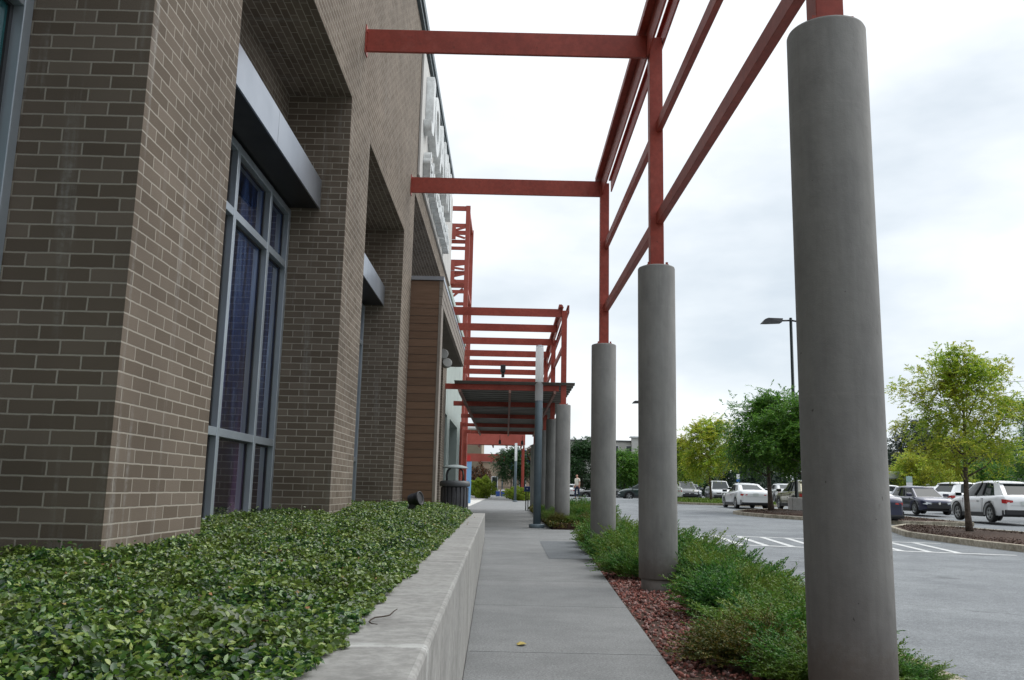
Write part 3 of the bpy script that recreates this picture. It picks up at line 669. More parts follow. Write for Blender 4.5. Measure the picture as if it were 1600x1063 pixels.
def frame(name, label, cols, ybeams, zb0, zb1, xl, y_start, y_end, drop):
    t = thing(name, (1.6, cols[0][1], 3.4), label, 'pergola'); iv = Matrix.Translation((-1.6, -cols[0][1], -3.4))
    def p(mb, nm, m, **kw): o = mb.build(nm, m, t, **kw); o.matrix_parent_inverse = iv; return o
    for x, y, h in cols:
        k = MB(); k.box(x-.075, x+.075, y-.075, y+.075, h+.004, zb1-.08); o = p(k, 'post', M['red'], bevel=.004)
        k = MB(); k.box(x-.12, x+.12, y-.12, y+.12, h+.001, h+.014)
        for dx in (-.1, .1):
            for dy in (-.1, .1): k.box(x+dx-.012, x+dx+.012, y+dy-.012, y+dy+.012, h+.0145, h+.04)
        k.build('base_plate', M['red'], o)
    for y in ybeams:
        k = MB(); k.box(xl+.013, 1.527-drop, y-.02, y+.02, zb0-.012, zb1-.03); bo = p(k, 'beam', M['red'], bevel=.003)
        k = MB(); k.box(xl, xl+.012, y-.07, y+.07, zb0-.05, zb1+.0)
        for dy in (-.048, .048):
            for zz in (zb0+.03, zb1-.08): k.box(xl+.0125, xl+.024, y+dy-.010, y+dy+.010, zz-.010, zz+.010)
        k.build('end_plate', M['red'], bo)
    d = drop
    k = MB(); k.box(1.44-d, 1.526-d, y_start, y_end, zb1+.003, zb1+.09); p(k, 'chord', M['red'], bevel=.003)
    k = MB(); k.box(1.53-d, 1.552-d, y_start, y_end+.02, zb0+.0, zb1+.07); k.box(1.5525-d, 1.575-d, y_start, y_end+.02, zb0+.26, zb0+.275); p(k, 'chord', M['red'])
    k = MB(); k.box(1.715-d, 1.735-d, y_start, y_end+.02, zb1-.15, zb1+.07); k.box(1.68-d, 1.7145-d, y_start, y_end+.02, zb1+.05, zb1+.07); p(k, 'chord', M['red'])
    for (x0, y0, h0), (x1, y1, h1) in zip(cols[:-1], cols[1:]):
        for za, zb, wd in ((3.98-.02*d/.05 if d else 3.98, 4.12, .07), (5.075, 5.21, .06)):
            k = MB(); k.beam(((x0+.03), y0+.076, (za+zb)/2-.4*d), ((x1+.03), y1-.076, (za+zb)/2-.4*d), wd, zb-za); p(k, 'rail', M['red'], bevel=.003)
    return t, p
frame('red_steel_pergola', 'open red steel frame on the nearest columns with long beams fixed to the brick wall', COLS[0:4], [-.55, 4.42, 9.49, 14.4], 6.03, 6.325, XF, -2.5, 14.55, 0)
t2, p2 = frame('red_steel_canopy_frame', 'red steel canopy frame with many close beams over the shop entrances further on', COLS[4:9], [24.2, 26.62, 29.15, 31.9, 34.35, 36.95, 39.9, 42.6], 5.86, 6.11, -1.95, 24.1, 43.9, .055)
for y in (24.2, 29.1, 34.0, 38.9, 43.8):
    k = MB(); k.box(-1.82, 1.42, y-.03, y+.03, 3.735, 3.89); p2(k, 'deck_beam', M['red'], bevel=.004)
k = MB(); k.box(-1.5, 1.85, 24.0, 44.0, 3.955, 3.962)
for y in np.arange(24.0, 43.9, .60): k.add([(-1.5, y, 3.956), (-1.5, y+.08, 3.90), (-1.5, y+.28, 3.90), (-1.5, y+.36, 3.956), (1.85, y, 3.956), (1.85, y+.08, 3.90), (1.85, y+.28, 3.90), (1.85, y+.36, 3.956)], [(4, 5, 1, 0), (5, 6, 2, 1), (6, 7, 3, 2), (0, 1, 2, 3), (7, 6, 5, 4)])
p2(k, 'roof_deck', M['deck'])
for x in (-1.35, .05, 1.3):
    k = MB(); k.box(x-.035, x+.035, 24.1, 43.9, 3.65, 3.733); p2(k, 'purlin', varied('purlin_paint', (.24, .13, .11), (.30, .17, .14), 3))
for x, y in ((-2.10, 38.9), (-2.10, 43.8)):
    k = MB(); k.box(x-.09, x+.09, y-.09, y+.09, 0, 3.93); k.box(x+.092, -1.83, y-.06, y+.06, 3.74, 3.92); p2(k, 'side_post', M['red'], bevel=.01)
for x, y in ((-.35, 43.0), (.75, 43.2)):
    k = MB(); k.lathe(x, y, [(.012, 3.64), (.012, 3.42), (.05, 3.38), (.07, 3.22), (.05, 3.2)], 14); p2(k, 'pendant_lamp', M['darkmetal'])
k = MB(); k.box(-.32, -.12, 33.9, 34.1, 5.55, 5.84); k.box(-.28, -.16, 33.95, 34.05, 5.35, 5.55); p2(k, 'beam_fixture', M['darkmetal'], bevel=.02)  # small dark fixture hanging just below a canopy beam

# red lattice tower
T = thing('red_lattice_tower', (-5.0, 52.5, 0), 'tall open red steel lattice tower rising behind the shop row', 'tower'); iv = Matrix.Translation((4.5, -52.5, 0))
def tp(mb, nm): o = mb.build(nm, M['redpale'], T); o.matrix_parent_inverse = iv; return o
for x in (-7, -2.12):
    for y in (50, 55):
        k = MB(); k.box(x-.13, x+.13, y-.13, y+.13, 0, 17.65); tp(k, 'post')
LV = [17.5, 16.45, 15.45, 14.2, 13.55, 12.75, 8.6, 7.9]
for z in LV:
    th = .13 if z in (14.2, 17.5) else .10
    for yy_ in (50, 55): k = MB(); k.box(-6.868, -2.252, yy_-.08, yy_+.08, z-th, z+th); tp(k, 'ring_beam')
    if z in (17.5, 12.75, 7.9):
        for xx_ in (-2.12, -7.0): k = MB(); k.box(xx_-.08, xx_+.08, 50.132, 54.868, z-th, z+th); tp(k, 'ring_beam')
def brace(a, b): k = MB(); k.beam(a, b, .08, .12); tp(k, 'brace')
for za, zb in ((16.3, 15.6), (14.05, 13.7), (13.45, 12.9)):
    brace((-2.26, 49.86, za), (-4.5, 49.86, zb)); brace((-6.85, 49.86, za), (-4.55, 49.86, zb)); brace((-2.26, 49.76, zb), (-4.5, 49.76, za))
    k = MB(); k.box(-3.25, -2.8, 49.62, 49.70, zb-.1, za+.1); tp(k, 'gusset_plate')
for s in (0, 5):
    brace((-2.3, 50+s, 12.6), (-4.5, 50+s, 10.75)); brace((-4.5, 50+s, 10.6), (-2.3, 50+s, 8.8)); brace((-6.8, 50+s, 12.6), (-4.6, 50+s, 10.75)); brace((-4.6, 50+s, 10.6), (-6.8, 50+s, 8.8))
brace((-2.12, 50.2, 12.6), (-2.12, 54.8, 8.8))

# far canopies
def far_canopy(x0, x1, y0, y1, z0, z1, label):
    t = thing('red_fascia_canopy', ((x0+x1)/2, y0, 0), label, 'canopy', 'red fascia canopies down the walk'); iv = Matrix.Translation((-(x0+x1)/2, -y0, 0))
    k = MB(); k.box(x0, x1, y0, y0+.2, z0, z1); o = k.build('fascia', M['redpale'], t); o.matrix_parent_inverse = iv
    k = MB(); k.box(x0+.1, x1-.1, y0+.21, y1, z0+.3, z0+.4)
    for q in np.linspace(x0+.3, x1-.3, 5): k.box(q-.06, q+.06, y0+.21, y1, z0+.05, z0+.29)
    o = k.build('roof', M['red'], t); o.matrix_parent_inverse = iv
    for x in (x0+.25, x1-.12):
        for y in (y0+.35, y1-.2):
            k = MB(); k.box(x-.08, x+.08, y-.08, y+.08, 0, z0-.005); o = k.build('post', M['red'], t); o.matrix_parent_inverse = iv
far_canopy(-4.6, 1.75, 84, 92, 5.25, 6.35, 'broad faded red fascia canopy crossing the walk beyond the slatted canopy')
far_canopy(-5.2, 1.2, 108, 118, 4.35, 5.3, 'lower red canopy further down the walk in front of the tan building')

# lamp columns on the walk
def lamp_column(x, y, label):
    t = thing('light_column', (x, y, 0), label, 'lamp', 'round light columns with frosted tops')
    k = MB(); k.lathe(0, 0, [(.21, 0), (.215, .015), (.215, .085), (.20, .10), (.11, .105)], 28); k.build('base_flange', M['lampgrey'], t)
    k = MB(); k.lathe(0, 0, [(.105, .105), (.105, 3.44), (.10, 3.45)], 28); k.build('pole', M['lampgrey'], t)
    k = MB(); k.lathe(0, 0, [(.10, 3.452), (.11, 3.46), (.11, 4.93), (.10, 4.97)], 28); k.build('lamp_shade', M['lampwhite'], t)
    k = MB(); k.lathe(0, 0, [(.10, 4.971), (.105, 4.975), (.105, 4.995), (.06, 5.01)], 28); k.build('cap', M['alu'], t)
lamp_column(.86, 24.1, 'blue grey light column with a white frosted top standing on the near sidewalk')
lamp_column(.80, 76.0, 'second light column with a white top, beside the yellow green bush')
lamp_column(.86, 101.5, 'light column seen just left of the second one, under the far red canopy')
lamp_column(-.6, 136, 'smallest looking light column in front of the tan building')

# waste bin
t = thing('litter_bin', (-1.16, 20, 0), 'dark grey round slatted litter bin with a domed rain lid beside the brick wall', 'litter bin')
k = MB(); k.lathe(0, 0, [(.27, 0), (.29, .02), (.29, 1.04)], 40); k.build('drum', M['darkmetal'], t)
k = MB()
for i in range(20):
    a = 2*math.pi*i/20; mm = Matrix.Rotation(a, 4, 'Z'); k.box(.293, .315, -.034, .034, .06, 1.03, mm)
k.build('slats', varied('charcoal_slat', (.045, .045, .05), (.07, .07, .078), 4, .4), t, bevel=.006)
k = MB(); k.lathe(0, 0, [(.29, 1.041), (.335, 1.05), (.345, 1.07), (.345, 1.13), (.32, 1.17), (.2, 1.18)], 40); k.build('rim', varied('charcoal_rim', (.07, .075, .08), (.09, .095, .10), 4, .4), t)
for a in (40, 140, 220, 320):
    x, y = math.cos(R(a)), math.sin(R(a)); k = MB(); k.tube([(x*.24, y*.24, 1.16), (x*.25, y*.25, 1.30), (x*.22, y*.22, 1.40), (x*.14, y*.14, 1.455)], .016, 8); k.build('lid_arm', M['darkmetal'], t)
k = MB(); k.lathe(0, 0, [(.30, 1.455), (.305, 1.462), (.24, 1.50), (.14, 1.525), (.03, 1.535)], 40); k.build('rain_lid', varied('dusty_lid', (.22, .26, .26), (.30, .34, .34), 6, .5), t)
# landscape floodlight
t = thing('garden_spotlight', (-1.13, 10.9, .66), 'black garden spotlight on a tilted stem rising from the groundcover', 'spotlight')
k = MB(); k.tube([(-.09, 0, -.1), (-.05, 0, .05), (-.01, 0, .13), (.01, 0, .17)], [.036, .036, .042, .04], 14); k.build('stem', M['darkmetal'], t)
k = MB(); k.lathe(0, 0, [(.05, -.10), (.078, -.09), (.09, -.05), (.092, .05), (.10, .055), (.10, .085), (.088, .086), (.08, .07)], 24); o = k.build('head', M['darkmetal'], t)
o.scale = (.86, .86, .86); o.location = (.02, 0, .20); o.rotation_euler = (R(10), R(78), R(-12))
# ticket post
t = thing('blue_sign_post', (1.06, 44.2, 0), 'short black twin post carrying a small blue box beside the canopy columns', 'post')
for dx in (-.055, .055): k = MB(); k.box(dx-.025, dx+.025, -.025, .025, 0, .92); k.build('leg', M['darkmetal'], t)
k = MB(); k.box(-.15, .15, -.07, .07, .925, 1.19); o = k.build('blue_box', mat('navy_paint', (.015, .04, .16), .4), t, bevel=.02)
k = MB(); k.lathe(0, 0, [(.03, 0), (.03, .004)], 16); q = k.build('badge', M['white'], o); q.rotation_euler = (R(90), 0, 0); q.location = (0, -.071, 1.07)

# ------------------------------------------------------------------ lava rock mulch
ico = bmesh.new(); bmesh.ops.create_icosphere(ico, subdivisions=1, radius=1); IV = np.array([v.co for v in ico.verts]); IF = np.array([[v.index for v in f.verts] for f in ico.faces]); ico.free()
n = 24000; y = RNG.uniform(1.5, 18.5, n)**1.0; x = RNG.uniform(.9, 2.40, n)
k_ = (x > np.interp(y, *_RX)+.012) & (np.hypot(x-1.632, y-9.49) > .2) & (np.hypot(x-1.7, y-4.42) > .2); x = x[k_]; y = y[k_]
n = len(x); s = RNG.uniform(.007, .019, n)*(1+.15*(y > 9)); z = RNG.uniform(-.01, .014, n)-.012
Vr = []; 
q = RNG.normal(size=(n, 3, 3)); Qs = np.linalg.qr(q)[0]
sc = np.stack([s*RNG.uniform(.8, 1.5, n), s*RNG.uniform(.7, 1.1, n), s*RNG.uniform(.45, .8, n)], 1)
jit = 1+RNG.uniform(-.42, .42, (n, len(IV), 1))
VV = np.einsum('nij,nkj->nki', Qs, IV[None]*jit*sc[:, None, :])+np.stack([x, y, z], 1)[:, None, :]
FF = (IF[None]+(np.arange(n)*len(IV))[:, None, None]).reshape(-1, 3)
rk = leaf_mat('lava_rock', [(.05, .022, .02), (.15, .055, .045), (.24, .09, .072), (.32, .14, .115), (.18, .12, .115), (.42, .27, .24)], 0, .9, spec=.2)
tag(npmesh('lava_rock_mulch', VV.reshape(-1, 3), FF, rk), 'reddish lava rock mulch spread between the sidewalk and the junipers', 'gravel', kind='stuff')
n = 30000; isl = []
for cx0, cx1, cy0, cy1 in ((11.6, 16, 14, 31), (11.2, 18, 35, 47.5)):
    m_ = n//2; isl.append(np.stack([RNG.uniform(cx0, cx1, m_), RNG.uniform(cy0, cy1, m_)], 1))
isl = np.concatenate(isl)
def in_poly(P, poly):
    x, y = P[:, 0], P[:, 1]; r = np.zeros(len(P), bool); j = len(poly)-1
    for i in range(len(poly)):
        xi, yi = poly[i]; xj, yj = poly[j]
        c = ((yi > y) != (yj > y)) & (x < (xj-xi)*(y-yi)/(yj-yi+1e-9)+xi); r ^= c; j = i
    return r
polyR = [(11.75, 14), (16.0, 14), (16.0, 20), (15.7, 27.2), (15.0, 30.5), (14.2, 31.2), (12.8, 29.0), (11.85, 25.7), (11.5, 21.2)]
polyM = [(13.3, 34.5), (17.8, 34.3), (18.0, 47.3), (14.5, 47.9), (12.4, 45.3), (11.2, 42.3), (11.1, 41.3), (11.6, 38.8)]
isl = isl[in_poly(isl, polyR) | in_poly(isl, polyM)]; n = len(isl)
zz = np.array([lotz(a, b) for a, b in isl])+.135+RNG.uniform(0, .03, n)
a, b = rotvecs(RNG, n); V_, F_ = leaves(np.stack([isl[:, 0], isl[:, 1], zz], 1), a, b, RNG.uniform(.03, .08, n), RNG.uniform(.012, .03, n))
tag(npmesh('bark_mulch', V_, F_, leaf_mat('bark_chip', [(.03, .018, .012), (.06, .035, .025), (.10, .06, .045), (.16, .11, .085)], 0, .95)), 'dark brown bark mulch covering the kerbed tree islands', 'mulch', kind='stuff')
# lawn tufts on the far island
n = 9000; x = RNG.uniform(11, 18.4, n); y = RNG.uniform(57.6, 70.5, n)
polyG = [(12.3, 60.2), (16.2, 57.8), (18.3, 58.8), (18.3, 67.8), (12.6, 70.6), (11.1, 66), (11.4, 62.1)]
P_ = np.stack([x, y], 1); P_ = P_[in_poly(P_, polyG)]; n = len(P_); zz = np.array([lotz(a, b) for a, b in P_])+.14
a, b = rotvecs(RNG, n, (.3, 1.0)); V_, F_ = leaves(np.stack([P_[:, 0], P_[:, 1], zz+RNG.uniform(0, .16, n)], 1), a, b, RNG.uniform(.15, .3, n), RNG.uniform(.03, .07, n))
tag(npmesh('island_grass', V_, F_, M['grass']), 'bright green grass covering the far kerbed island', 'grass', kind='stuff')

# ------------------------------------------------------------------ junipers
def juniper_mesh(seed, rad=.72, hgt=.52, nfr=400, yellow=False):
    r = np.random.default_rng(seed); C = []; A = []; Bv = []; L = []; Wd = []
    for i in range(nfr):
        th = r.uniform(0, 2*math.pi); q = math.sqrt(r.uniform(0, 1)); base = np.array([math.cos(th)*q*rad*.62, math.sin(th)*q*rad*.62, r.uniform(.02, .75)*hgt*(1-q*.5)])
        el = R(r.uniform(4, 42)+(1-q)*32); th2 = th+r.normal(0, .5); d = np.array([math.cos(th2)*math.cos(el), math.sin(th2)*math.cos(el), math.sin(el)])
        ln_ = r.uniform(.24, .46); side = np.cross(d, [0, 0, 1]); side /= np.linalg.norm(side); up = np.cross(side, d); st = 9; p = base.copy(); bend = r.uniform(-.10, .05)
        for j in range(st):
            t_ = j/st; d2 = d+up*bend*j*.5+side*r.normal(0, .03)*j; d2 /= np.linalg.norm(d2); p = p+d2*ln_/st
            sl_ = .085*(1-t_)**.7*r.uniform(.7, 1.2)+.018
            for s_ in (-1, 1):
                pd = d2*.75+side*s_*.62+up*r.normal(.1, .22); pd /= np.linalg.norm(pd)
                for u in np.arange(.010, sl_, .017):
                    C.append(p+pd*u); nd = pd+r.normal(0, .42, 3); nd /= np.linalg.norm(nd); A.append(nd); L.append(r.uniform(.024, .040)); Wd.append(r.uniform(.010, .015))
            C.append(p); nd = d2+r.normal(0, .3, 3); A.append(nd/np.linalg.norm(nd)); L.append(.035); Wd.append(.012)
    C = np.array(C); A = np.array(A); n = len(C); Bv = r.normal(size=(n, 3)); Bv -= A*(A*Bv).sum(1, keepdims=True); Bv /= np.linalg.norm(Bv, axis=1, keepdims=True)
    return leaves(C, A, Bv, np.array(L), np.array(Wd))
M['juniper_y'] = leaf_mat('juniper_needle_yellowing', [(.03, .06, .012), (.07, .10, .015), (.14, .14, .02), (.18, .11, .025), (.05, .09, .02)], .2, .55)
M['twigs'] = mat('juniper_stem', (.045, .03, .02), .9)
JM = []
for i, yl in enumerate((0, 0, 0, 1)):
    V_, F_ = juniper_mesh(20+i)
    o = npmesh('foliage', V_, F_, M['juniper_y' if yl else 'juniper']); bpy.data.objects.remove(o); JM.append(bpy.data.meshes['foliage' if i == 0 else 'foliage.%03d' % i])
sm = MB(); rs = random.Random(3)
for i in range(26):
    a = rs.uniform(0, 6.28); l = rs.uniform(.3, .55); sm.tube([(0, 0, 0), (math.cos(a)*l*.4, math.sin(a)*l*.4, .09), (math.cos(a)*l, math.sin(a)*l, .14+rs.uniform(0, .2))], [.012, .008, .003], 5)
so_ = sm.build('stem', M['twigs'], uv=False); SM = so_.data; bpy.data.objects.remove(so_)
JUN = [(2.12, 4.95, .42, 1, 'small juniper at the bottom edge, right of the nearest column'),
       (1.50, 5.50, .62, 3, 'small yellowing juniper at the bottom edge beside the sidewalk'), (1.78, 4.95, .62, 2, 'bright juniper just left of the nearest column base'),
       (1.85, 5.9, .86, 0, 'large green juniper behind the yellowing one'), (2.2, 6.7, .8, 1, 'juniper left of the nearest column, by the lot kerb'),
       (2.0, 7.5, .82, 2, 'juniper on the right of the red rock patch'), (2.25, 8.2, .8, 0, 'juniper in the middle of the kerb side row'),
       (2.28, 9.25, .78, 1, 'juniper immediately right of the column with the stepped base'), (2.25, 10.4, .85, 2, 'juniper right behind the stepped base column'),
       (1.62, 10.75, .72, 0, 'juniper directly behind the stepped base column'), (1.78, 11.9, .85, 1, 'juniper left behind the stepped base column'), (2.3, 11.7, .85, 0, 'kerb side juniper behind the stepped base column'),
       (1.72, 13.1, .85, 2, 'juniper at the foot of the third column, viewer side'), (2.2, 13.7, .9, 1, 'juniper right of the third column'), (1.80, 14.9, .85, 0, 'juniper wrapped round the third column'),
       (1.88, 16.2, .85, 2, 'juniper beyond the third column'), (1.95, 17.5, .85, 1, 'juniper at the far end of the near bed by the pavement')]
JUN += [(1.42, 23.85, .42, 3, 'low yellowish juniper at the left front corner of the raised far bed'), (1.85, 23.8, .45, 0, 'low juniper at the front of the first canopy column'), (2.3, 23.85, .5, 3, 'low juniper in the middle of the far bed front'), (2.7, 24.0, .5, 1, 'low juniper at the right front corner of the far bed'),
        (1.55, 25.0, .55, 2, 'juniper just behind the first canopy column'), (2.1, 24.9, .85, 0, 'juniper right of the first canopy column'), (2.6, 25.6, .95, 1, 'tall juniper right of the first canopy column, by the kerb'), (1.5, 26.8, .6, 0, 'juniper between the first two canopy columns'),
        (2.2, 27.2, 1.05, 2, 'tall juniper behind the first canopy column'), (1.45, 30.2, .6, 1, 'juniper behind the second canopy column'), (2.3, 30.0, .95, 0, 'juniper halfway along the far bed'), (2.2, 34.5, .95, 2, 'juniper past the middle of the far bed'), (1.9, 40.0, .9, 1, 'juniper at the back of the far bed')]
for i, (x, y, s, k, lb) in enumerate(JUN):
    t = thing('juniper_shrub', (x, y, .14 if y > 20 else 0), lb, 'shrub', 'spreading junipers in the beds by the columns', rz=i*2.399)
    t.scale = (s*1.0, s*1.0, s*(1.0+.1*(i % 3))*(.72 if y < 7 else .84 if y < 9 else .98 if y < 12 else 1.05))
    link('foliage', JM[k], t); link('stem', SM, t)

n = 9000; x = RNG.uniform(1.16, 2.72, n); y = RNG.uniform(23.32, 27, n); x2 = RNG.uniform(1.16, 1.4, 5000); y2 = RNG.uniform(23.32, 45, 5000); x = np.concatenate([x, x2]); y = np.concatenate([y, y2]); n = len(x)
k_ = (np.hypot(x-1.545, y-24.2) > .22); x = x[k_]; y = y[k_]; n = len(x)
zt = .17+.14*np.clip(np.minimum((y-23.32)/.5, np.minimum((x-1.14)/.25, (2.75-x)/.25)), 0, 1)+.05*np.sin(x*9+y*5)*np.sin(y*6)
z = zt*RNG.uniform(.1, 1, n)**.5; a, b = rotvecs(RNG, n, (.6, .35)); V_, F_ = leaves(np.stack([x, y, z], 1), a, b, RNG.uniform(.05, .10, n), RNG.uniform(.018, .035, n))
tag(npmesh('low_groundcover', V_, F_, M['juniper_y']), 'low yellowish green groundcover spilling over the front edge of the far bed', 'groundcover', kind='stuff')

# ------------------------------------------------------------------ trees
def tree(name, label, x, y, h, cr, zc, seed, nleaf, ls, m, group=None, trunk=.09, lean=0, squash=1.0, nl=12, cat='tree', z0=None, sig=.30, m2=None):
    r = np.random.default_rng(seed); z0 = lotz(x, y) if z0 is None else z0
    t = thing(name, (x, y, z0), label, cat, group)
    tk = MB(); pts = []; th = h*.80
    for i in range(8):
        u = i/7; pts.append((lean*u+.05*math.sin(u*5+seed), .05*math.cos(u*4+seed), -.05+th*u))
    tk.tube(pts, [trunk*(1.35 if i == 0 else 1)*(1-.8*i/7)+.008 for i in range(8)], 10)
    tips = []
    zc0 = zc; ch = h-zc0
    for i in range(nl):
        u = (i+.5)/nl; za = zc0*.85+(th-zc0*.85)*u*.95; k = min(6, za/th*7); b0 = Vector(pts[int(k)]).lerp(Vector(pts[min(7, int(k)+1)]), k-int(k))
        ang = i*2.399+seed; zt = zc0+ch*(.12+.82*u)+r.normal(0, .04*ch); env = math.sin(math.pi*min(.97, max(.12, ((zt-zc0)/ch)*.80+.17)))**.65*(1.1-.42*(zt-zc0)/ch)
        rr = cr*env*r.uniform(.68, 1.0); tip = Vector((b0.x+math.cos(ang)*rr, b0.y+math.sin(ang)*rr*squash, min(h*.98, zt+.1*ch)))
        mid = b0.lerp(tip, .5)+Vector((0, 0, -.03*h)); tk.tube([b0, mid, tip], [trunk*.38*(1-u*.6), trunk*.22, .006], 6)
        tips += [(mid.lerp(tip, q)) for q in (.15, .6, 1.0)]
        for j in range(5):
            q = r.uniform(.3, .95); s0 = mid.lerp(tip, q); d = Vector(r.normal(0, 1, 3)); d.z = abs(d.z)*.5; d.normalize(); s1 = s0+d*cr*r.uniform(.22, .42)
            s1.z = min(s1.z, h); tk.tube([s0, s1], [trunk*.10+.003, .004], 4); tips.append(s1)
    tips.append(Vector(pts[-1])+Vector((0, 0, h*.12))); tips.append(Vector(pts[-1])); tips.append(Vector(pts[-1])+Vector((cr*.12, 0, h*.16)))
    tk.build('trunk', M['bark'], t, uv=False)
    T_ = np.array(tips); nt_ = len(T_); per = 11; ntw = max(4, int(nleaf/per/nt_)); cen = np.array([0, 0, zc0+ch*.45])
    S0 = np.repeat(T_, ntw, 0); k_ = len(S0); S0 = S0+r.normal(0, 1, (k_, 3))*np.array([1, 1, .8])*cr*sig*.33*np.repeat(r.uniform(.5, 1.35, nt_), ntw)[:, None]
    D = S0-cen; D /= np.linalg.norm(D, axis=1, keepdims=True)+1e-6; D = D*.55+r.normal(0, .55, (k_, 3)); D[:, 2] -= .12; D /= np.linalg.norm(D, axis=1, keepdims=True)
    LN = ls*r.uniform(2.2, 4.2, k_); SD = np.cross(D, np.tile([0, 0, 1.], (k_, 1))+r.normal(0, .3, (k_, 3))); SD /= np.linalg.norm(SD, axis=1, keepdims=True)
    u_ = (np.arange(per)+.5)/per; sg = np.where(np.arange(per) % 2 == 0, 1., -1.)
    Ax = D[:, None, :]*.55+SD[:, None, :]*sg[None, :, None]*.8+r.normal(0, .18, (k_, per, 3)); Ax /= np.linalg.norm(Ax, axis=2, keepdims=True)
    C = S0[:, None, :]+D[:, None, :]*(LN[:, None]*u_)[:, :, None]+Ax*ls*.45; C[:, :, 2] -= (LN[:, None]*u_**2*.35)
    C = C.reshape(-1, 3); a = Ax.reshape(-1, 3); up = np.tile([0, 0, 1.], (len(C), 1))+r.normal(0, .45, (len(C), 3)); b = np.cross(a, up); b /= np.linalg.norm(b, axis=1, keepdims=True)
    kp = C[:, 2] > zc0-.15*ch; C = C[kp]; a = a[kp]; b = b[kp]; n = len(C)
    V_, F_ = leaves(C, a, b, ls*r.uniform(.75, 1.3, n), ls*.42*r.uniform(.7, 1.3, n))
    npmesh('crown', V_, F_, m, t)
    return t
tree('street_tree', 'yellow green young tree in the mulch island at the right', 13.79, 26.3, 5.30, 1.88, 1.70, 4, 36000, .095, M['leafyellow'], 'trees in the parking lot', .085, nl=17, sig=.34, z0=.03)
tree('street_tree', 'dense dark green tree in front of the white sedan', 13.35, 44.6, 5.55, 2.35, 1.9, 9, 46000, .135, M['leafgreen'], 'trees in the parking lot', .13, nl=16, sig=.42, z0=.3)
tree('street_tree', 'green tree beside the concrete lamp base, half hidden by the nearest column', 14.5, 42.0, 5.2, 2.3, 1.9, 15, 38000, .135, M['leafgreen'], 'trees in the parking lot', .13, nl=14, sig=.42, z0=.25)
tree('street_tree', 'yellow green tree growing on the grass island', 14.6, 63, 5.6, 2.1, 1.5, 21, 24000, .17, M['leafyellow'], 'trees in the parking lot', .09, nl=14, sig=.36, z0=.45)
tree('street_tree', 'yellow tree left of the grass island tree, beside the tall column', 13.3, 70, 4.6, 1.9, 1.2, 22, 16000, .17, M['leaflime'], 'trees in the parking lot', .09, z0=.45, sig=.4)
tree('street_tree', 'low green tree behind the black parked car', 17.6, 92, 4.4, 2.8, .9, 23, 18000, .2, M['leafgreen'], 'trees in the parking lot', .1, z0=.45, sig=.45)
tree('street_tree', 'green tree behind the dark green car between two columns', 12.3, 92, 4.6, 2.2, 1.2, 24, 18000, .19, M['leafgreen'], 'trees in the parking lot', .1, z0=.45, sig=.42)
tree('street_tree', 'lime coloured tree behind the dark green car, touching the wide column', 14.2, 94, 4.5, 1.6, 1.2, 25, 13000, .18, M['leaflime'], 'trees in the parking lot', .08, z0=.45, sig=.42)
tree('street_tree', 'very dark round tree behind the walking man', 8.6, 100, 6.0, 2.6, .9, 26, 26000, .22, M['leafdark'], 'trees in the parking lot', .12, z0=.4, sig=.45)
tree('street_tree', 'green tree cut by the right edge of the photo', 24.9, 40.5, 5.4, 1.7, 1.5, 27, 24000, .115, M['leafgreen'], 'trees in the parking lot', .08, z0=.1, sig=.36)
tree('street_tree', 'bushy yellow green tree behind the dark blue hatchback', 36.0, 76, 4.0, 2.9, .5, 28, 24000, .19, M['leafyellow'], 'trees in the parking lot', .1, z0=.45, sig=.42)
tree('street_tree', 'low lime tree behind the white roofs at the right', 40.5, 80, 3.0, 2.4, .4, 29, 9000, .19, M['leaflime'], 'trees in the parking lot', .08, z0=.45, sig=.45)
tree('street_tree', 'green tree behind the white sport utility car', 45, 82, 3.6, 3.0, .4, 30, 18000, .2, M['leafgreen'], 'trees in the parking lot', .1, z0=.45, sig=.45)
tree('flowering_tree', 'dark bronze leaved tree by the lower red canopy, left one', .5, 95, 5.2, 2.0, 1.9, 31, 14000, .2, M['leafdark'], 'bronze leaved trees along the far walk', .08, z0=0, sig=.42)
tree('flowering_tree', 'bronze and orange tree right of the second light column', 2.6, 97, 5.4, 1.9, 1.7, 32, 14000, .2, M['leafred'], 'bronze leaved trees along the far walk', .08, z0=0, sig=.42)
def bush(label, x, y, z0, rx, ry, h, n, ls, m, seed, group='bushes along the far walk'):
    r = np.random.default_rng(seed); d = r.normal(size=(n, 3)); d /= np.linalg.norm(d, axis=1, keepdims=True); q = r.uniform(.55, 1.0, n)**.5
    bum = 1+.30*np.sin(d[:, 0]*5+seed)*np.cos(d[:, 2]*4+d[:, 1]*5)+.12*np.sin(d[:, 2]*13+d[:, 0]*9)
    C = np.stack([d[:, 0]*rx, d[:, 1]*ry, d[:, 2]*h*.5], 1)*(q*bum)[:, None]+np.array([0, 0, h*.5]); C = C[C[:, 2] > .02]
    a, b = rotvecs(r, len(C)); V_, F_ = leaves(C, a, b, ls*r.uniform(.6, 1.4, len(C)), ls*.55*r.uniform(.6, 1.3, len(C)))
    t = thing('bush', (x, y, z0), label, 'bush', group); npmesh('foliage', V_, F_, m, t)
    k = MB(); 
    for i in range(5): k.tube([(0, 0, -.05), (math.cos(i*1.3)*rx*.5, math.sin(i*1.3)*ry*.5, h*.6)], [.03, .01], 5)
    k.build('stem', M['bark'], t, uv=False)
bush('round bright green bush at the left of the far walk', -2.6, 97, 0, 1.35, 1.4, 2.2, 7000, .17, M['leaflime'], 41)
bush('dark reddish shrub behind the bright green bush', -3.2, 99, 0, 1.5, 1.4, 3.5, 7000, .18, M['leafred'], 42)
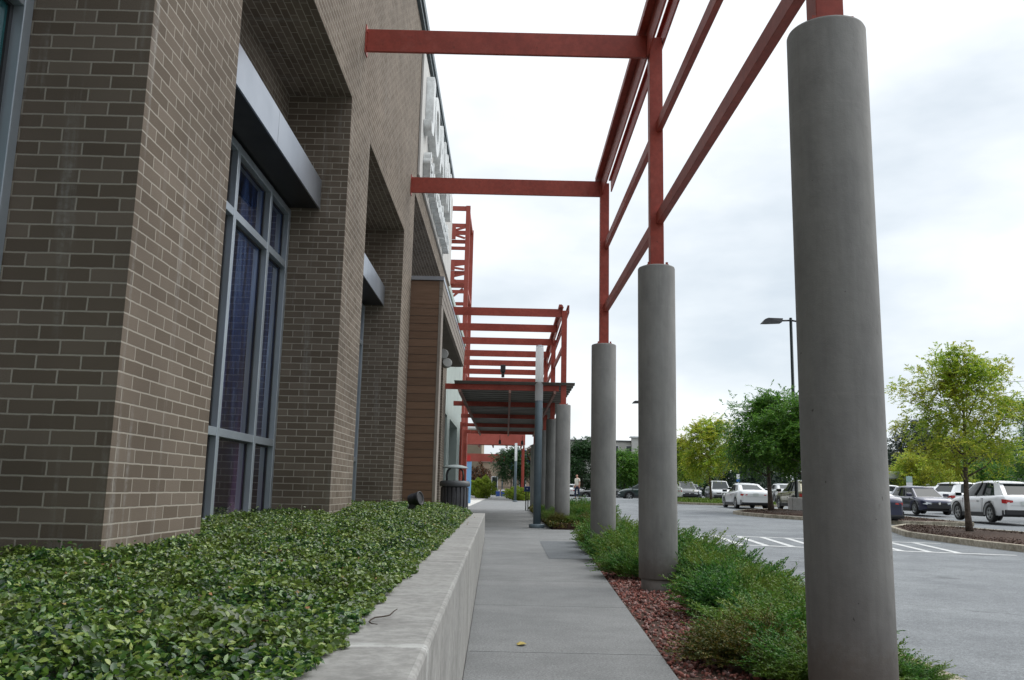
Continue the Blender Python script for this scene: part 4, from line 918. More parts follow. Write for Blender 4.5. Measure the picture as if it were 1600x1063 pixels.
bush('yellow green clipped bush beside the second light column', 1.05, 84.0, 0, 1.2, 1.0, 1.25, 6000, .12, M['leaflime'], 43)
bush('yellow green clipped bush behind the second light column', 1.9, 86.5, 0, 1.0, 1.0, 1.15, 5000, .12, M['leaflime'], 44)

# far woods and pines
woods = []; wf = []; of = 0; r = np.random.default_rng(77)
for i in range(230):
    x = r.uniform(8, 190); y = r.uniform(150, 205); hh = r.uniform(7, 12) if x > 40 else r.uniform(3, 6); n = 480
    d = r.normal(size=(n, 3)); d /= np.linalg.norm(d, axis=1, keepdims=True); q = r.uniform(.5, 1, n)**.4
    C = d*q[:, None]*np.array([3.0, 2.6, hh*.42])+np.array([x, y, hh*.55]); a, b = rotvecs(r, n); V_, F_ = leaves(C, a, b, r.uniform(.5, 1.1, n), r.uniform(.3, .6, n)); woods.append(V_); wf.append(F_+of); of += len(V_)
tag(npmesh('distant_woods', np.concatenate(woods), np.concatenate(wf), M['leafpine']), 'dark distant belt of woodland closing the parking lot', 'woods', kind='stuff')
for i, (px, hh) in enumerate(((1404, 11.5), (1422, 14.2), (1436, 13.5), (1455, 12.8), (1470, 12.2), (1490, 11.5), (1505, 11.8), (1530, 11), (1556, 10.5), (1585, 10.5))):
    y = 148+(i*37 % 11); x = (px-790)/1360*y
    tree('pine_tree', ['first tall dark pine on the left, beside the nearest column', 'second pine from the left, the tallest and thinnest crowned one', 'third tall dark pine from the left', 'fourth tall dark pine from the left', 'fifth tall dark pine from the left', 'sixth tall dark pine, left of the island tree trunk', 'seventh tall dark pine, behind the island tree trunk', 'eighth tall dark pine, right of the island tree trunk', 'ninth tall dark pine, second from the right', 'last tall dark pine at the right edge'][i], x, y, hh, 3.0, hh*.52, 50+i, 3800, .42, M['leafpine'], 'tall pines before the distant woods', .16, nl=9, z0=.3, sig=.5)

# ------------------------------------------------------------------ far buildings
def simple_building(name, label, x0, x1, y0, y1, h, m, wins=None, roof=True, trimm=None, wm=None):
    t = thing(name, ((x0+x1)/2, y0, 0), label, 'building'); iv = Matrix.Translation((-(x0+x1)/2, -y0, 0))
    def p(mb, nm, mm): o = mb.build(nm, mm, t); o.matrix_parent_inverse = iv; return o
    k = MB(); k.box(x0, x1, y0, y1, -.3, h); p(k, 'wall', m)
    if roof: k = MB(); k.box(x0-.25, x1+.25, y0-.25, y1+.25, h+.004, h+.35); p(k, 'roof', trimm or M['cream'])
    for (a, b, c, d) in wins or []:
        k = MB(); k.box(a, b, y0-.06, y0-.002, c, d); wo = p(k, 'window', M['white'])
        k = MB(); k.box(a+.12, b-.12, y0-.09, y0-.062, c+.12, d-.12); k.build('pane', wm or M['darkglass'], wo)
    return t, p
tan = varied('tan_render', (.36, .27, .19), (.42, .32, .235), .6, .9, 30, .1)
tan2 = varied('brown_render', (.22, .175, .125), (.26, .21, .155), .6, .9, 30, .1)
simple_building('tan_building', 'low tan rendered building closing the view down the walk', -4.1, 9.5, 150, 165, 5.6, tan, [(-2.5, -1.4, 0, 3.2), (2.2, 3.4, 0, 3)])
simple_building('tan_building', 'taller brown block left of the low tan building', -13, -4.3, 149, 166, 11, tan2, [(-7.6, -6.2, 2, 4.4)])
k = MB(); k.box(.4, 9.0, 140, 140.6, 4.3, 7.3); tag(k.build('blue_parapet_band', mat('bright_blue_panel', (.04, .21, .62), .5)), 'bright blue parapet band above the trees at the end of the walk', 'sign')
t = thing('upright_display_sign', (-2.70, 62, 0), 'pale blue upright panel with a small red sign at the far left of the walk', 'sign')
k = MB(); k.box(-.24, .24, -.04, .04, .0, 2.9); k.build('board', mat('pale_blue_panel', (.18, .38, .66), .5), t)
k = MB(); k.box(-.34, .16, -.10, -.05, 2.92, 3.32); k.build('red_sign', mat('red_sign_face', (.50, .03, .03), .5), t)
# apartments far behind
ap = varied('apartment_siding', (.46, .44, .41), (.54, .52, .49), .4, .9, 20, .1)
wi = [(x, x+1.6, z, z+2.0) for x in (17.5, 21, 25.8, 29.2, 34.5, 38) for z in (3.2, 6.8, 10.3)]
t, p = simple_building('apartment_building', 'long pale apartment block far behind the trees', 12, 46, 215, 230, 13.2, ap, wi, True, varied('shingle', (.10, .10, .105), (.15, .15, .155), 1))
for a, b, h in ((19.5, 24.5, 13.9), (30.5, 37, 14.2)):
    k = MB(); k.box(a, b, 213.4, 214.9, -.3, h); p(k, 'bay', varied('bay_siding', (.52, .51, .48), (.60, .59, .56), .4, .9, 20, .1)); k = MB(); k.box(a-.4, b+.4, 213.0, 215.6, h+.004, h+.3); p(k, 'bay_roof', M['white'])
    for z in (3.2, 6.8, 10.3):
        k = MB(); k.box((a+b)/2-1.2, (a+b)/2+1.2, 213.3, 213.396, z, z+2.1); wo = p(k, 'window', M['white']); k = MB(); k.box((a+b)/2-1.05, (a+b)/2+1.05, 213.26, 213.298, z+.12, z+1.98); k.build('pane', M['darkglass'], wo)
simple_building('white_low_building', 'low white building with a grey roof seen past the right hand tree', 86, 104, 150, 160, 5.0, varied('white_siding', (.5, .5, .5), (.56, .56, .56), .5), [(88, 90, 1.2, 3.2)], True, varied('grey_roof', (.2, .2, .2), (.26, .26, .26), .5))
# dark railing and kerbside boxes
t = thing('dark_railing', (-1.0, 130, 0), 'dark metal railing crossing the end of the walk', 'railing')
k = MB(); k.box(-2.6, 1.8, -.03, .03, 1.35, 1.42); k.box(-2.6, 1.8, -.03, .03, .15, .2)
k.build('rail', M['darkmetal'], t)
k = MB()
for i in range(23): k.box(-2.6+.2*i-.012, -2.6+.2*i+.012, -.012, .012, .2, 1.35)
k.build('balusters', M['darkmetal'], t)
for x, lb in ((-1.12, 'left one of two blue and white kerbside boxes'), (-.42, 'right one of two blue and white kerbside boxes')):
    t = thing('kerbside_box', (x, 124, 0), lb, 'box', 'kerbside boxes at the end of the walk')
    k = MB(); k.prism([(-.28, -.25), (.28, -.25), (.28, .25), (-.28, .25)], .06, .75); k.build('body', mat('kerbside_blue', (.03, .08, .3), .4), t, bevel=.04)
    k = MB(); k.box(-.24, .24, -.26, .2, .755, .98); k.build('lid', M['white'], t, bevel=.06)
    for dx in (-.2, .2): k = MB(); k.box(dx-.03, dx+.03, -.2, .2, 0, .058); k.build('leg', M['darkmetal'], t)

# ------------------------------------------------------------------ lot lamps, signs, poles
def lot_lamp(x, y, label, base=True, z=None, rot=0):
    z = lotz(x, y) if z is None else z
    t = thing('parking_lot_lamp', (x, y, z), label, 'lamp post', 'parking lot lamp posts', rz=rot)
    if base: k = MB(); k.box(-.36, .36, -.36, .36, -.1, .75); k.build('concrete_base', varied('pale_base', (.42, .42, .41), (.52, .52, .51), 3, .9, fine=(20, .1)), t, bevel=.03)
    k = MB(); k.tube([(0, 0, .75 if base else 0), (0, 0, 10.3)], [.095, .08], 4, smooth=False); k.build('pole', mat('bronze_pole', (.012, .02, .022), .5), t)
    for s in (-1, 1):
        k = MB(); k.tube([(s*.06, 0, 10.15), (s*.75, 0, 10.12 if s < 0 else 10.05)], .05, 6); ao = k.build('arm', M['darkmetal'], t)
        k = MB(); tilt = -.03 if s < 0 else .2
        k.add([(s*.55, -.22, 10.0), (s*1.3, -.24, 9.97+tilt*.4), (s*1.62, -.2, 9.98+tilt), (s*1.62, .2, 9.98+tilt), (s*1.3, .24, 9.97+tilt*.4), (s*.55, .22, 10.0),
               (s*.45, -.14, 10.24), (s*1.25, -.18, 10.26+tilt*.5), (s*1.40, -.16, 10.22+tilt), (s*1.40, .16, 10.22+tilt), (s*1.25, .18, 10.26+tilt*.5), (s*.45, .14, 10.24)],
              [(5, 4, 3, 2, 1, 0), (6, 7, 8, 9, 10, 11)]+[(i, (i+1) % 6, 6+(i+1) % 6, 6+i) for i in range(6)])
        k.build('lamp_head', M['darkmetal'], ao)
lot_lamp(15.15, 46.0, 'tall double headed lamp post on a square concrete base in the lamp island', z=.17)
lot_lamp(14.9, 93, 'distant lamp post whose head shows beside the wide column', base=False)
def sign_post(x, y, h, label, cols, w=.3, z=None, m=None):
    t = thing('sign_post', (x, y, lotz(x, y) if z is None else z), label, 'sign', 'small signs on posts in the lot')
    k = MB(); k.tube([(0, .03, -.05), (0, .03, h)], .022, 8); k.build('pole', m or M['alu'], t)
    for i, (c, hh) in enumerate(cols):
        z1 = h-.02-sum(q[1]+.03 for q in cols[:i]); k = MB(); k.box(-w/2, w/2, -.004, .006, z1-hh, z1); o = k.build('sign_plate', c, t)
blueS = mat('accessible_blue', (.05, .16, .45), .5)
greenS = mat('pale_sign_green', (.35, .48, .44), .5)
sign_post(20.3, 77, 2.5, 'white reserved parking sign on a thin post before the silver van', [(M['white'], .42), (blueS, .2)], z=.3)
sign_post(24.0, 74, 2.2, 'second reserved parking sign post near the white sedan', [(M['white'], .3)], z=.45)
sign_post(27.5, 60, 2.1, 'pale green and white parking sign over the dark blue hatchback', [(greenS, .38), (M['white'], .42)], w=.42, z=.42)
t = thing('utility_pole', (67.5, 150, 0), 'wooden utility pole before the distant pines', 'pole')
k = MB(); k.tube([(0, 0, 0), (0, 0, 9.8)], [.16, .12], 8); k.build('pole', M['bark'], t, uv=False); k = MB(); k.box(-1.1, 1.1, -.05, .05, 9.0, 9.14); k.build('crossarm', M['bark'], t, uv=False)
for i, z in enumerate((29.5, 27.0, 24.5)):
    k = MB(); k.tube([(100, 205, z-2), (112, 202, z-1.5), (125, 200, z-.6), (140, 198, z)], .045, 4); tag(k.build('power_line', M['darkmetal'], uv=False), 'thin power line crossing the sky at the right, %s' % ('highest of three', 'middle of three', 'lowest of three')[i], 'power line', 'power lines')

# ------------------------------------------------------------------ cars
M['tyre'] = mat('tyre', (.012, .012, .012), .85); M['rim'] = mat('alloy_rim', (.35, .36, .37), .3, .8)
M['plastic'] = mat('black_trim', (.02, .02, .022), .6); M['lens'] = mat('headlight_lens', (.55, .58, .6), .08, spec=.9)
M['tail'] = mat('tail_lens', (.42, .012, .01), .15, spec=.8); M['plate'] = mat('number_plate_face', (.55, .58, .56), .5)
M['cglass'] = mat('car_glass', (.012, .018, .018), .05, spec=.28); M['chrome'] = mat('chrome', (.6, .6, .6), .12, 1.0)
_pc = {}
def paint(name, c, metal=0.0):
    if name not in _pc: _pc[name] = mat(name, c, .28, metal, .5, 1.0); bs(_pc[name]).inputs['Coat Roughness'].default_value = .04
    return _pc[name]
def car(label, pt, x, y, heading, kind, z=None, plate=True, group='cars parked in the lot'):
    K = {'suv':  dict(L=4.6, W=1.85, H=1.68, belt=1.03, hood=1.02, deck=1.10, wb=2.66, wr=.36, g=(-2.14, -1.55, .30, 1.32), fo=.95, nose=.72, tail=.98, cl=.22),
         'hatch': dict(L=4.27, W=1.80, H=1.46, belt=.93, hood=.90, deck=.98, wb=2.64, wr=.325, g=(-2.02, -1.5, .42, 1.18), fo=.88, nose=.70, tail=.88, cl=.17),
         'sedan': dict(L=4.95, W=1.87, H=1.45, belt=.95, hood=.92, deck=1.07, wb=2.87, wr=.34, g=(-1.88, -1.0, .35, 1.22), fo=.95, nose=.72, tail=.98, cl=.17),
         'van':  dict(L=5.15, W=1.98, H=1.75, belt=1.05, hood=1.00, deck=1.12, wb=3.0, wr=.35, g=(-2.45, -2.2, .80, 1.65), fo=.95, nose=.80, tail=1.0, cl=.18)}[kind]
    L, W_, H, wr = K['L'], K['W'], K['H'], K['wr']; hw = W_/2; yf = L/2-K['fo']; yr = yf-K['wb']
    z = lotz(x, y) if z is None else z
    t = thing({'suv': 'parked_suv', 'hatch': 'parked_hatchback', 'sedan': 'parked_sedan', 'van': 'parked_minivan'}[kind], (x, y, z), label, 'car', group, rz=-R(heading))
    g0, g1, g2, g3 = K['g']; ra = wr+.065
    ys = sorted(set([round(v, 3) for v in list(np.linspace(-L/2, L/2, 44)) + [yf+ra*math.cos(a) for a in np.linspace(0, math.pi, 9)] + [yr+ra*math.cos(a) for a in np.linspace(0, math.pi, 9)]]))
    planf = lambda yy: hw*(1-(.24 if yy > 0 else .17)*max(0, (abs(yy)/(L/2)-.78)/.22)**2.2-(.05 if yy > 0 else .04)*max(0, (abs(yy)/(L/2)-.45)/.55)**2)
    rows = []
    for yy in ys:
        u = yy/(L/2); au = abs(u)
        plan = planf(yy)
        if yy > g3: q = (yy-g3)/(L/2-g3); zt = K['hood']+(K['nose']-K['hood'])*q**1.8
        elif yy < g0: q = (g0-yy)/(g0+L/2) if g0 > -L/2 else 0; zt = K['deck']+(K['tail']-K['deck'])*q**2
        else: q = (yy-g0)/(g3-g0); zt = K['deck']+(K['hood']-K['deck'])*q
        endr = max(0, (au-.93)/.07); zt -= .16*endr**2.2
        zb = K['cl']+.06+(.10*max(0, (au-.86)/.14)**1.5); zb0 = zb
        for yc in (yf, yr):
            if abs(yy-yc) < ra: zb = max(zb, wr+math.sqrt(max(0, ra*ra-(yy-yc)**2))*.98)
        zm = max(zb+.01, .45*zt+.12); inn = 1-.05*endr
        prof = [(plan*.72, zb0+.02), (plan*.955, zb0 if zb == zb0 else zb), (plan*.985, zb+.012), (plan*1.0*inn, max(zm, zb+.03)), (plan*.995*inn, max(zt-.16, zb+.05)), (plan*.965, zt-.05), (plan*.90, zt-.008), (plan*.55, zt+.018), (0, zt+.028)]
        rows.append([(px, yy, pz) for px, pz in prof]+[(-px, yy, pz) for px, pz in prof[-2::-1]])
    b = MB(); n = len(rows[0]); vs = [p for r_ in rows for p in r_]
    fs = [(j*n+i, (j+1)*n+i, (j+1)*n+i+1, j*n+i+1) for j in range(len(rows)-1) for i in range(n-1)]
    fs += [tuple(range(n)), tuple((len(rows)-1)*n+i for i in reversed(range(n)))]
    b.add(vs, fs, True); b.sm[-1] = b.sm[-2] = False
    body = b.build('body', pt, t, uv=False)
    # greenhouse
    CR = {'suv': .065, 'hatch': .06, 'sedan': .05, 'van': .04}[kind]
    bz = K['deck']-.0; fz = K['hood']; hb = hw*.885; hr = hw*.70; rz_ = H-.045-(.03 if kind in ('suv', 'hatch') else .02)
    def ring(yb, zb_, yt, k_=1): return [(hb*k_, yb, zb_), (hr*k_, yt, rz_)]
    gl = MB()
    nst = 9; pts = []
    for i in range(nst):
        q = i/(nst-1); yb = g0+(g3-g0)*q; yt = g1+(g2-g1)*q; zb_ = bz+(fz-bz)*q-.02; crown = CR*math.sin(math.pi*q)
        k_ = 1-.10*(abs(2*q-1))**3; zr = rz_+crown-.02
        pts.append([(hb*k_, yb, zb_), ((hb*.35+hr*.65)*k_*1.01, yb*.45+yt*.55, zb_*.45+zr*.55), (hr*k_, yt, zr), (0, yt, zr+.02), (-hr*k_, yt, zr), (-(hb*.35+hr*.65)*k_*1.01, yb*.45+yt*.55, zb_*.45+zr*.55), (-hb*k_, yb, zb_)])
    m_ = 7; vs = [p for r_ in pts for p in r_]; fs = [(j*m_+i, (j+1)*m_+i, (j+1)*m_+i+1, j*m_+i+1) for j in range(nst-1) for i in range(m_-1)]
    fs += [(0, 1, 5, 6), (1, 2, 3, 4, 5)]; e_ = (nst-1)*m_; fs += [(e_+6, e_+5, e_+1, e_), (e_+5, e_+4, e_+3, e_+2, e_+1)]
    gl.add(vs, fs, False); gl.build('windows', M['cglass'], t, uv=False)
    # roof and pillars in body colour
    rf = MB(); rows2 = []
    for i in range(nst):
        q = i/(nst-1); yt = (g1-.03)+(g2-g1+.06)*q; crown = CR*math.sin(math.pi*q); k_ = 1-.10*(abs(2*q-1))**3; zr = rz_+crown-.015
        rows2.append([(hr*k_+.03, yt, zr-.05), (hr*k_+.012, yt, zr+.01), (hr*.6, yt, zr+.045), (0, yt, zr+.052), (-hr*.6, yt, zr+.045), (-hr*k_-.012, yt, zr+.01), (-hr*k_-.03, yt, zr-.05)])
    vs = [p for r_ in rows2 for p in r_]; fs = [(j*7+i, (j+1)*7+i, (j+1)*7+i+1, j*7+i+1) for j in range(nst-1) for i in range(6)]+[(0, 1, 2, 3, 4, 5, 6), tuple((nst-1)*7+i for i in (6, 5, 4, 3, 2, 1, 0))]
    rf.add(vs, fs, True); rf.build('roof', pt, t, uv=False)
    for s in (-1, 1):
        def P(q, v, o_=.008):
            kk = 1-.10*(abs(2*q-1))**3; yb = g0+(g3-g0)*q; yt = g1+(g2-g1)*q; zb_ = bz+(fz-bz)*q-.02
            a_ = np.array([hb*kk, yb, zb_]); c_ = np.array([hr*kk, yt, rz_-.02+CR*math.sin(math.pi*q)]); m2 = np.array([(hb*.35+hr*.65)*kk*1.01, yb*.45+yt*.55, zb_*.45+c_[2]*.55])
            p_ = a_+(m2-a_)*v/.55 if v < .55 else m2+(c_-m2)*(v-.55)/.45
            return (s*(p_[0]+o_), p_[1], p_[2])
        wide = {'suv': .16, 'van': .07, 'sedan': .10, 'hatch': .15}[kind]
        for qa, qb, q in ((0, wide, 0.0), (1.0, .965, 1.0)):     # side strip and its wrap over the end glass
            pl = MB(); prev = None
            for v in (0, .25, .55, .8, 1.0):
                e_ = -.014 if q == 0 else .014; a_ = P(qa, v, .01); c_ = P(qb, v, .01); a2_ = (a_[0], a_[1]+e_, a_[2]); d_ = (a_[0]-s*(.16 if q == 0 else .06), a_[1]+e_, a_[2]); cur = (c_, a_, a2_, d_)
                if prev:
                    for i in range(3): pl.quad(prev[i], prev[i+1], cur[i+1], cur[i])
                prev = cur
            pl.build('rear_pillar' if q == 0 else 'windscreen_pillar', pt, t, uv=False, merge=True)
    if kind in ('suv', 'hatch'): h = MB(); h.box(-hr*.9, hr*.9, g1-.12, g1-.02, rz_-.05, rz_+.0); h.build('spoiler', pt, t, bevel=.02, uv=False)
    for s in (-1, 1):
        for q in (.42, .60) if kind != 'van' else (.36, .62):
            bp = MB()
            a_ = Vector((s*(hb+.006), g0+(g3-g0)*q, bz)); c_ = Vector((s*(hr+.012), g1+(g2-g1)*q, rz_-.02)); bp.beam(a_, c_, .05, .05, (0, 1, 0))
            bp.build('window_divider', M['plastic'], t, uv=False)
    un = MB(); un.box(-hw*.82, hw*.82, -L/2+.3, L/2-.3, K['cl']+.02, .62); un.box(-hw*.9, hw*.9, -L/2+.12, -L/2+.4, K['cl']+.06, .5); un.build('underbody', M['plastic'], t, uv=False)
    for s in (-1, 1):
        si = MB(); si.box(s*hw*.93, s*(hw+.004), yr+ra+.02, yf-ra-.02, K['cl']+.0, K['cl']+.17)
        si.build('sill_trim', M['plastic'], t, uv=False)
    h = MB(); h.box(-hw*.62, hw*.62, -L/2-.004, -L/2+.02, K['tail']-.30, K['tail']-.292); h.build('tailgate_seam', M['plastic'], t, uv=False)
    for s in (-1, 1):
        dl = MB()
        for yy in (g0+(g3-g0)*.42-.05, yf-ra-.12, yr+ra+.05):
            dl.box(s*(hw*.975), s*(hw+.003), yy-.006, yy+.006, .36, K['belt']-.06)
        for yy in (g0+(g3-g0)*.46, g0+(g3-g0)*.16+.1): dl.box(s*(hw*.98), s*(hw+.02), yy, yy+.16, K['belt']-.20, K['belt']-.17)
        dl.build('door_seams', M['plastic'], t, uv=False)
    if kind in ('suv',):
        for s in (-1, 1):
            for yc in (yf, yr):
                ar = MB()
                for i in range(12):
                    a0 = math.pi*i/12; a1 = math.pi*(i+1)/12
                    p = [(s*(hw+.006), yc+rr*math.cos(a_), wr+rr*math.sin(a_)*.98) for rr, a_ in ((ra-.005, a0), (ra+.06, a0), (ra+.06, a1), (ra-.005, a1))]; ar.quad(*(p if s < 0 else p[::-1]))
                ar.build('wheel_arch_trim', M['plastic'], t, uv=False)
    for s in (-1, 1):
        for yc in (yf, yr):
            wt = bpy.data.objects.new('wheel', None); COL.objects.link(wt); wt.parent = t; wt.location = (s*(hw-.115), yc, wr); wt.rotation_euler = (0, s*R(90), 0)
            ty, ri = wheel_meshes(wr); link('tyre', ty, wt); link('rim', ri, wt)
    # lamps, plates, mirrors
    yF, yB = L/2, -L/2
    for s in (-1, 1):
        h = MB(); zc = K['nose']-.12; px = lambda yy, e_=.006: s*(planf(yy)*.985+e_)
        h.add([(s*hw*.42, yF+.006, zc-.04), (px(yF-.02), yF-.012, zc-.06), (px(yF-.16), yF-.16, zc-.03), (px(yF-.42), yF-.42, zc+.09), (px(yF-.16, -.02), yF-.16, zc+.10), (px(yF-.02, -.04), yF-.04, zc+.06), (s*hw*.42, yF-.004, zc+.03)],
              [(0, 1, 5, 6), (1, 2, 4, 5), (2, 3, 4)]); h.build('headlight', M['lens'], t, uv=False)
        h = MB(); zc = K['tail']-.13 if kind != 'sedan' else K['tail']-.19; hh = {'van': .22, 'suv': .085, 'hatch': .09, 'sedan': .055}[kind]
        h.add([(s*hw*.50, yB-.006, zc-hh*.4), (px(yB+.02), yB+.006, zc-hh), (px(yB+.16), yB+.16, zc-hh*.8), (px(yB+.42), yB+.42, zc+hh*.7), (px(yB+.16), yB+.16, zc+hh), (px(yB+.02), yB+.008, zc+hh*.9), (s*hw*.50, yB-.004, zc+hh*.5)],
              [(0, 1, 5, 6), (1, 2, 4, 5), (2, 3, 4)]); h.build('taillight', M['tail'], t, uv=False)
        h = MB(); h.box(s*hw*.90, s*(hw+.20), g3-.33, g3-.22, fz+.03, fz+.19); h.build('mirror', pt, t, bevel=.04, uv=False)
        h = MB(); h.box(s*(hw*.93), s*(hw+.19), g3-.345, g3-.331, fz+.045, fz+.175); h.build('mirror_glass', M['cglass'], t, uv=False)
    h = MB(); h.box(-hw*.46, hw*.46, yF-.06, yF+.008, K['nose']-.20, K['nose']-.10); h.box(-hw*.7, hw*.7, yF-.1, yF+.004, K['cl']+.16, K['cl']+.32); h.build('grille', M['plastic'], t, bevel=.01, uv=False)
    h = MB(); h.box(-hw*.84, hw*.84, yB-.01, yB+.1, K['cl']+.10, K['cl']+(.30 if kind == 'suv' else .20)); h.build('rear_bumper_trim', M['plastic'], t, bevel=.02, uv=False)
    h = MB(); zp = K['tail']-.28 if kind != 'sedan' else .72; h.box(-.16, .16, yB-.022, yB-.008, zp, zp+.16); h.build('number_plate', M['plate'], t, uv=False)
    if kind in ('suv', 'hatch', 'van'): h = MB(); h.box(-.18, .18, g1-.075, g1-.10, rz_-.035, rz_-.005); h.build('brake_light', M['tail'], t, uv=False)
    h = MB(); h.lathe(0, 0, [(.055, 0), (.06, .006), (.05, .012)], 18); o = h.build('badge', M['chrome'], t, uv=False); o.rotation_euler = (R(-90), 0, 0); o.location = (0, yF+.005, K['nose']-.13)
    return t
_wm = {}
def wheel_meshes(r):
    if r in _wm: return _wm[r]
    k = MB(); k.lathe(0, 0, [(r*.62, -.10), (r*.93, -.105), (r*.985, -.08), (r, -.03), (r, .04), (r*.985, .085), (r*.93, .105), (r*.64, .10), (r*.62, .05)], 36)
    ty = k.build('tyre', M['tyre'], uv=False).data
    k = MB(); k.lathe(0, 0, [(r*.66, .03), (r*.655, .1), (r*.62, .102), (r*.60, .06), (r*.60, .0)], 36); rr = r
    for i in range(5):
        mm = Matrix.Rotation(2*math.pi*i/5, 4, 'Z'); mm2 = Matrix.Rotation(2*math.pi*i/5+.22, 4, 'Z')
        k.box(r*.08, r*.62, -.028, .012, .06, .092, mm); k.box(r*.08, r*.62, -.012, .028, .06, .092, mm2)
    k.lathe(0, 0, [(r*.16, .05), (r*.16, .1), (r*.1, .104)], 16); ri = k.build('rim', M['rim'], uv=False).data
    for o in [o for o in bpy.data.objects if o.data in (ty, ri)]: bpy.data.objects.remove(o)
    _wm[r] = (ty, ri); return _wm[r]
white = paint('white_car_paint', (.70, .71, .72)); navy = paint('navy_car_paint', (.012, .015, .05), .3); silver = paint('silver_car_paint', (.42, .43, .43), .5)
black = paint('black_car_paint', (.012, .014, .015)); dgreen = paint('dark_green_car_paint', (.012, .03, .03), .2); gold = paint('olive_gold_car_paint', (.13, .115, .05), .4); grey = paint('grey_car_paint', (.10, .115, .13), .4)
car('large white sport utility car seen from its rear left behind the yellow green tree', white, 20.75, 37.5, 1, 'suv', z=.12)
car('dark blue hatchback facing the camera beside the white sport utility car', navy, 21.85, 46.6, 180, 'hatch', z=.2)
car('dark blue sedan mostly hidden behind the nearest column, red tail lamp showing', navy, 14.5, 36.4, 0, 'sedan', z=.0)
car('white crossover crossing behind the dark blue hatchback', white, 26.6, 51.0, 62, 'suv', z=.3)
car('white sedan behind the dark blue hatchback roof', white, 31.2, 64, 195, 'sedan', z=.45)
car('tall white car with a dark windscreen next to the white crossover', white, 31.6, 58.5, 215, 'suv', z=.45)
car('white car behind the parking sign, only its roof visible', white, 28.8, 66, 90, 'sedan', z=.5)
car('grey sport utility car cut by the right edge of the photo', grey, 30.2, 49, 5, 'suv', z=.3)
car('white luxury sedan seen from the rear behind the dense green tree', white, 14.35, 53.0, 1, 'sedan', z=.22)
car('silver minivan facing the camera left of the white sedan', silver, 18.9, 78.5, 187, 'van', z=.45)
car('grey car between the black car and the silver minivan', grey, 18.0, 86, 186, 'hatch', z=.5)
car('black sport utility car left of the grey car', black, 16.4, 80.5, 183, 'suv', z=.42)
car('white sedan tail cut off by the wide column', white, 13.1, 71.5, 3, 'sedan', z=.4)
car('dark green sport utility car seen from the side between two columns', dgreen, 12.4, 80, -90, 'suv', z=.3)
car('white car behind the dark green one', white, 16.5, 88, -90, 'sedan', z=.5)
car('olive gold sport utility car behind the concrete lamp base', gold, 16.95, 50.6, 0, 'suv', z=.2)
car('white car behind the white luxury sedan', white, 18.6, 69, 8, 'sedan', z=.45)
car('silver car seen through the gap under the dense green tree', silver, 21.3, 68, 4, 'sedan', z=.45)
car('dark car near the walking man, half hidden by shrubs', black, 9.6, 90, -90, 'sedan', z=.2)
car('white car at the far left of the lot beside the walking man', white, 7.2, 95, 20, 'sedan', z=.3)
# camper roof box at the right
t = thing('white_box_truck', (36, 78, .45), 'white flat topped truck behind the parked cars at the right', 'truck')
k = MB(); k.box(-3.5, 1.6, -1.1, 1.1, .7, 1.7); k.build('cargo_box', M['white'], t, bevel=.06); k = MB(); k.box(1.62, 3.2, -1.0, 1.0, .55, 1.9); o = k.build('cab', M['white'], t, bevel=.15)
k = MB(); k.box(1.9, 3.22, -1.02, -1.0, 1.2, 1.7); k.build('cab_window', M['cglass'], t)
k = MB(); k.box(-3.7, 1.5, -1.15, 1.15, 2.25, 2.85); k.build('roof_box', M['white'], t, bevel=.06)
k = MB(); [k.box(a-.05, a+.05, b-.05, b+.05, 1.705, 2.245) for a in (-3.3, -1, 1.2) for b in (-1, 1)]; k.build('roof_frame', M['plastic'], t)
for a in (-2.6, 2.3):
    for b in (-1.0, 1.0): k = MB(); k.lathe(0, 0, [(.2, -.12), (.4, -.12), (.42, 0), (.4, .12), (.2, .12)], 24); o = k.build('wheel', M['tyre'], t); o.rotation_euler = (R(90), 0, 0); o.location = (a, b, .42)

# ------------------------------------------------------------------ walking man
def skin(name, verts, edges, radii, m, parent, sub=2):
    me = bpy.data.meshes.new(name); me.from_pydata(verts, edges, []); me.materials.append(m); o = link(name, me, parent)
    a = o.modifiers.new('skin', 'SKIN'); a.use_smooth_shade = True; b = o.modifiers.new('sub', 'SUBSURF'); b.levels = sub; b.render_levels = sub
    for i, r_ in enumerate(radii):
        me.skin_vertices[0].data[i].radius = r_ if isinstance(r_, tuple) else (r_, r_)
    me.skin_vertices[0].data[0].use_root = True
    return o
def chain(segs):
    vs, es, rs = [], [], []
    for base, pts in segs:
        prev = base
        for p, r_ in pts:
            vs.append(p); rs.append(r_)
            if prev is not None: es.append((prev, len(vs)-1))
            prev = len(vs)-1
    return vs, es, rs
PZ = .46
MAN = thing('person', (5.12, 63.5, PZ), 'bald man in loose cream shirt and dark trousers walking across the lot, papers in hand', 'person', rz=R(38))
skinm = mat('skin_tone', (.50, .27, .19), .55)
# faces -X locally (walking left), body one continuous surface
segs = [(None, [((0, 0, .95), .12), ((0, 0, 1.10), .125), ((-.01, 0, 1.25), .13), ((0, 0, 1.40), .115), ((-.01, 0, 1.49), .055), ((-.025, 0, 1.56), .055), ((-.03, 0, 1.64), .092), ((-.02, 0, 1.71), .075)]),
        (3, [((0, .17, 1.40), .058), ((.04, .21, 1.14), .042), ((-.04, .22, .93), .030), ((-.06, .22, .86), (.03, .016))]),
        (3, [((0, -.17, 1.40), .058), ((.05, -.21, 1.14), .042), ((.02, -.22, .92), .030), ((.01, -.22, .85), (.03, .016))]),
        (0, [((-.03, .09, .86), .095), ((-.10, .09, .50), .062), ((-.05, .09, .10), .042), ((-.16, .09, .05), .035)]),
        (0, [((.03, -.09, .86), .095), ((.05, -.09, .50), .062), ((.20, -.09, .14), .042), ((.12, -.09, .05), .035)])]
vs, es, rs = chain(segs)
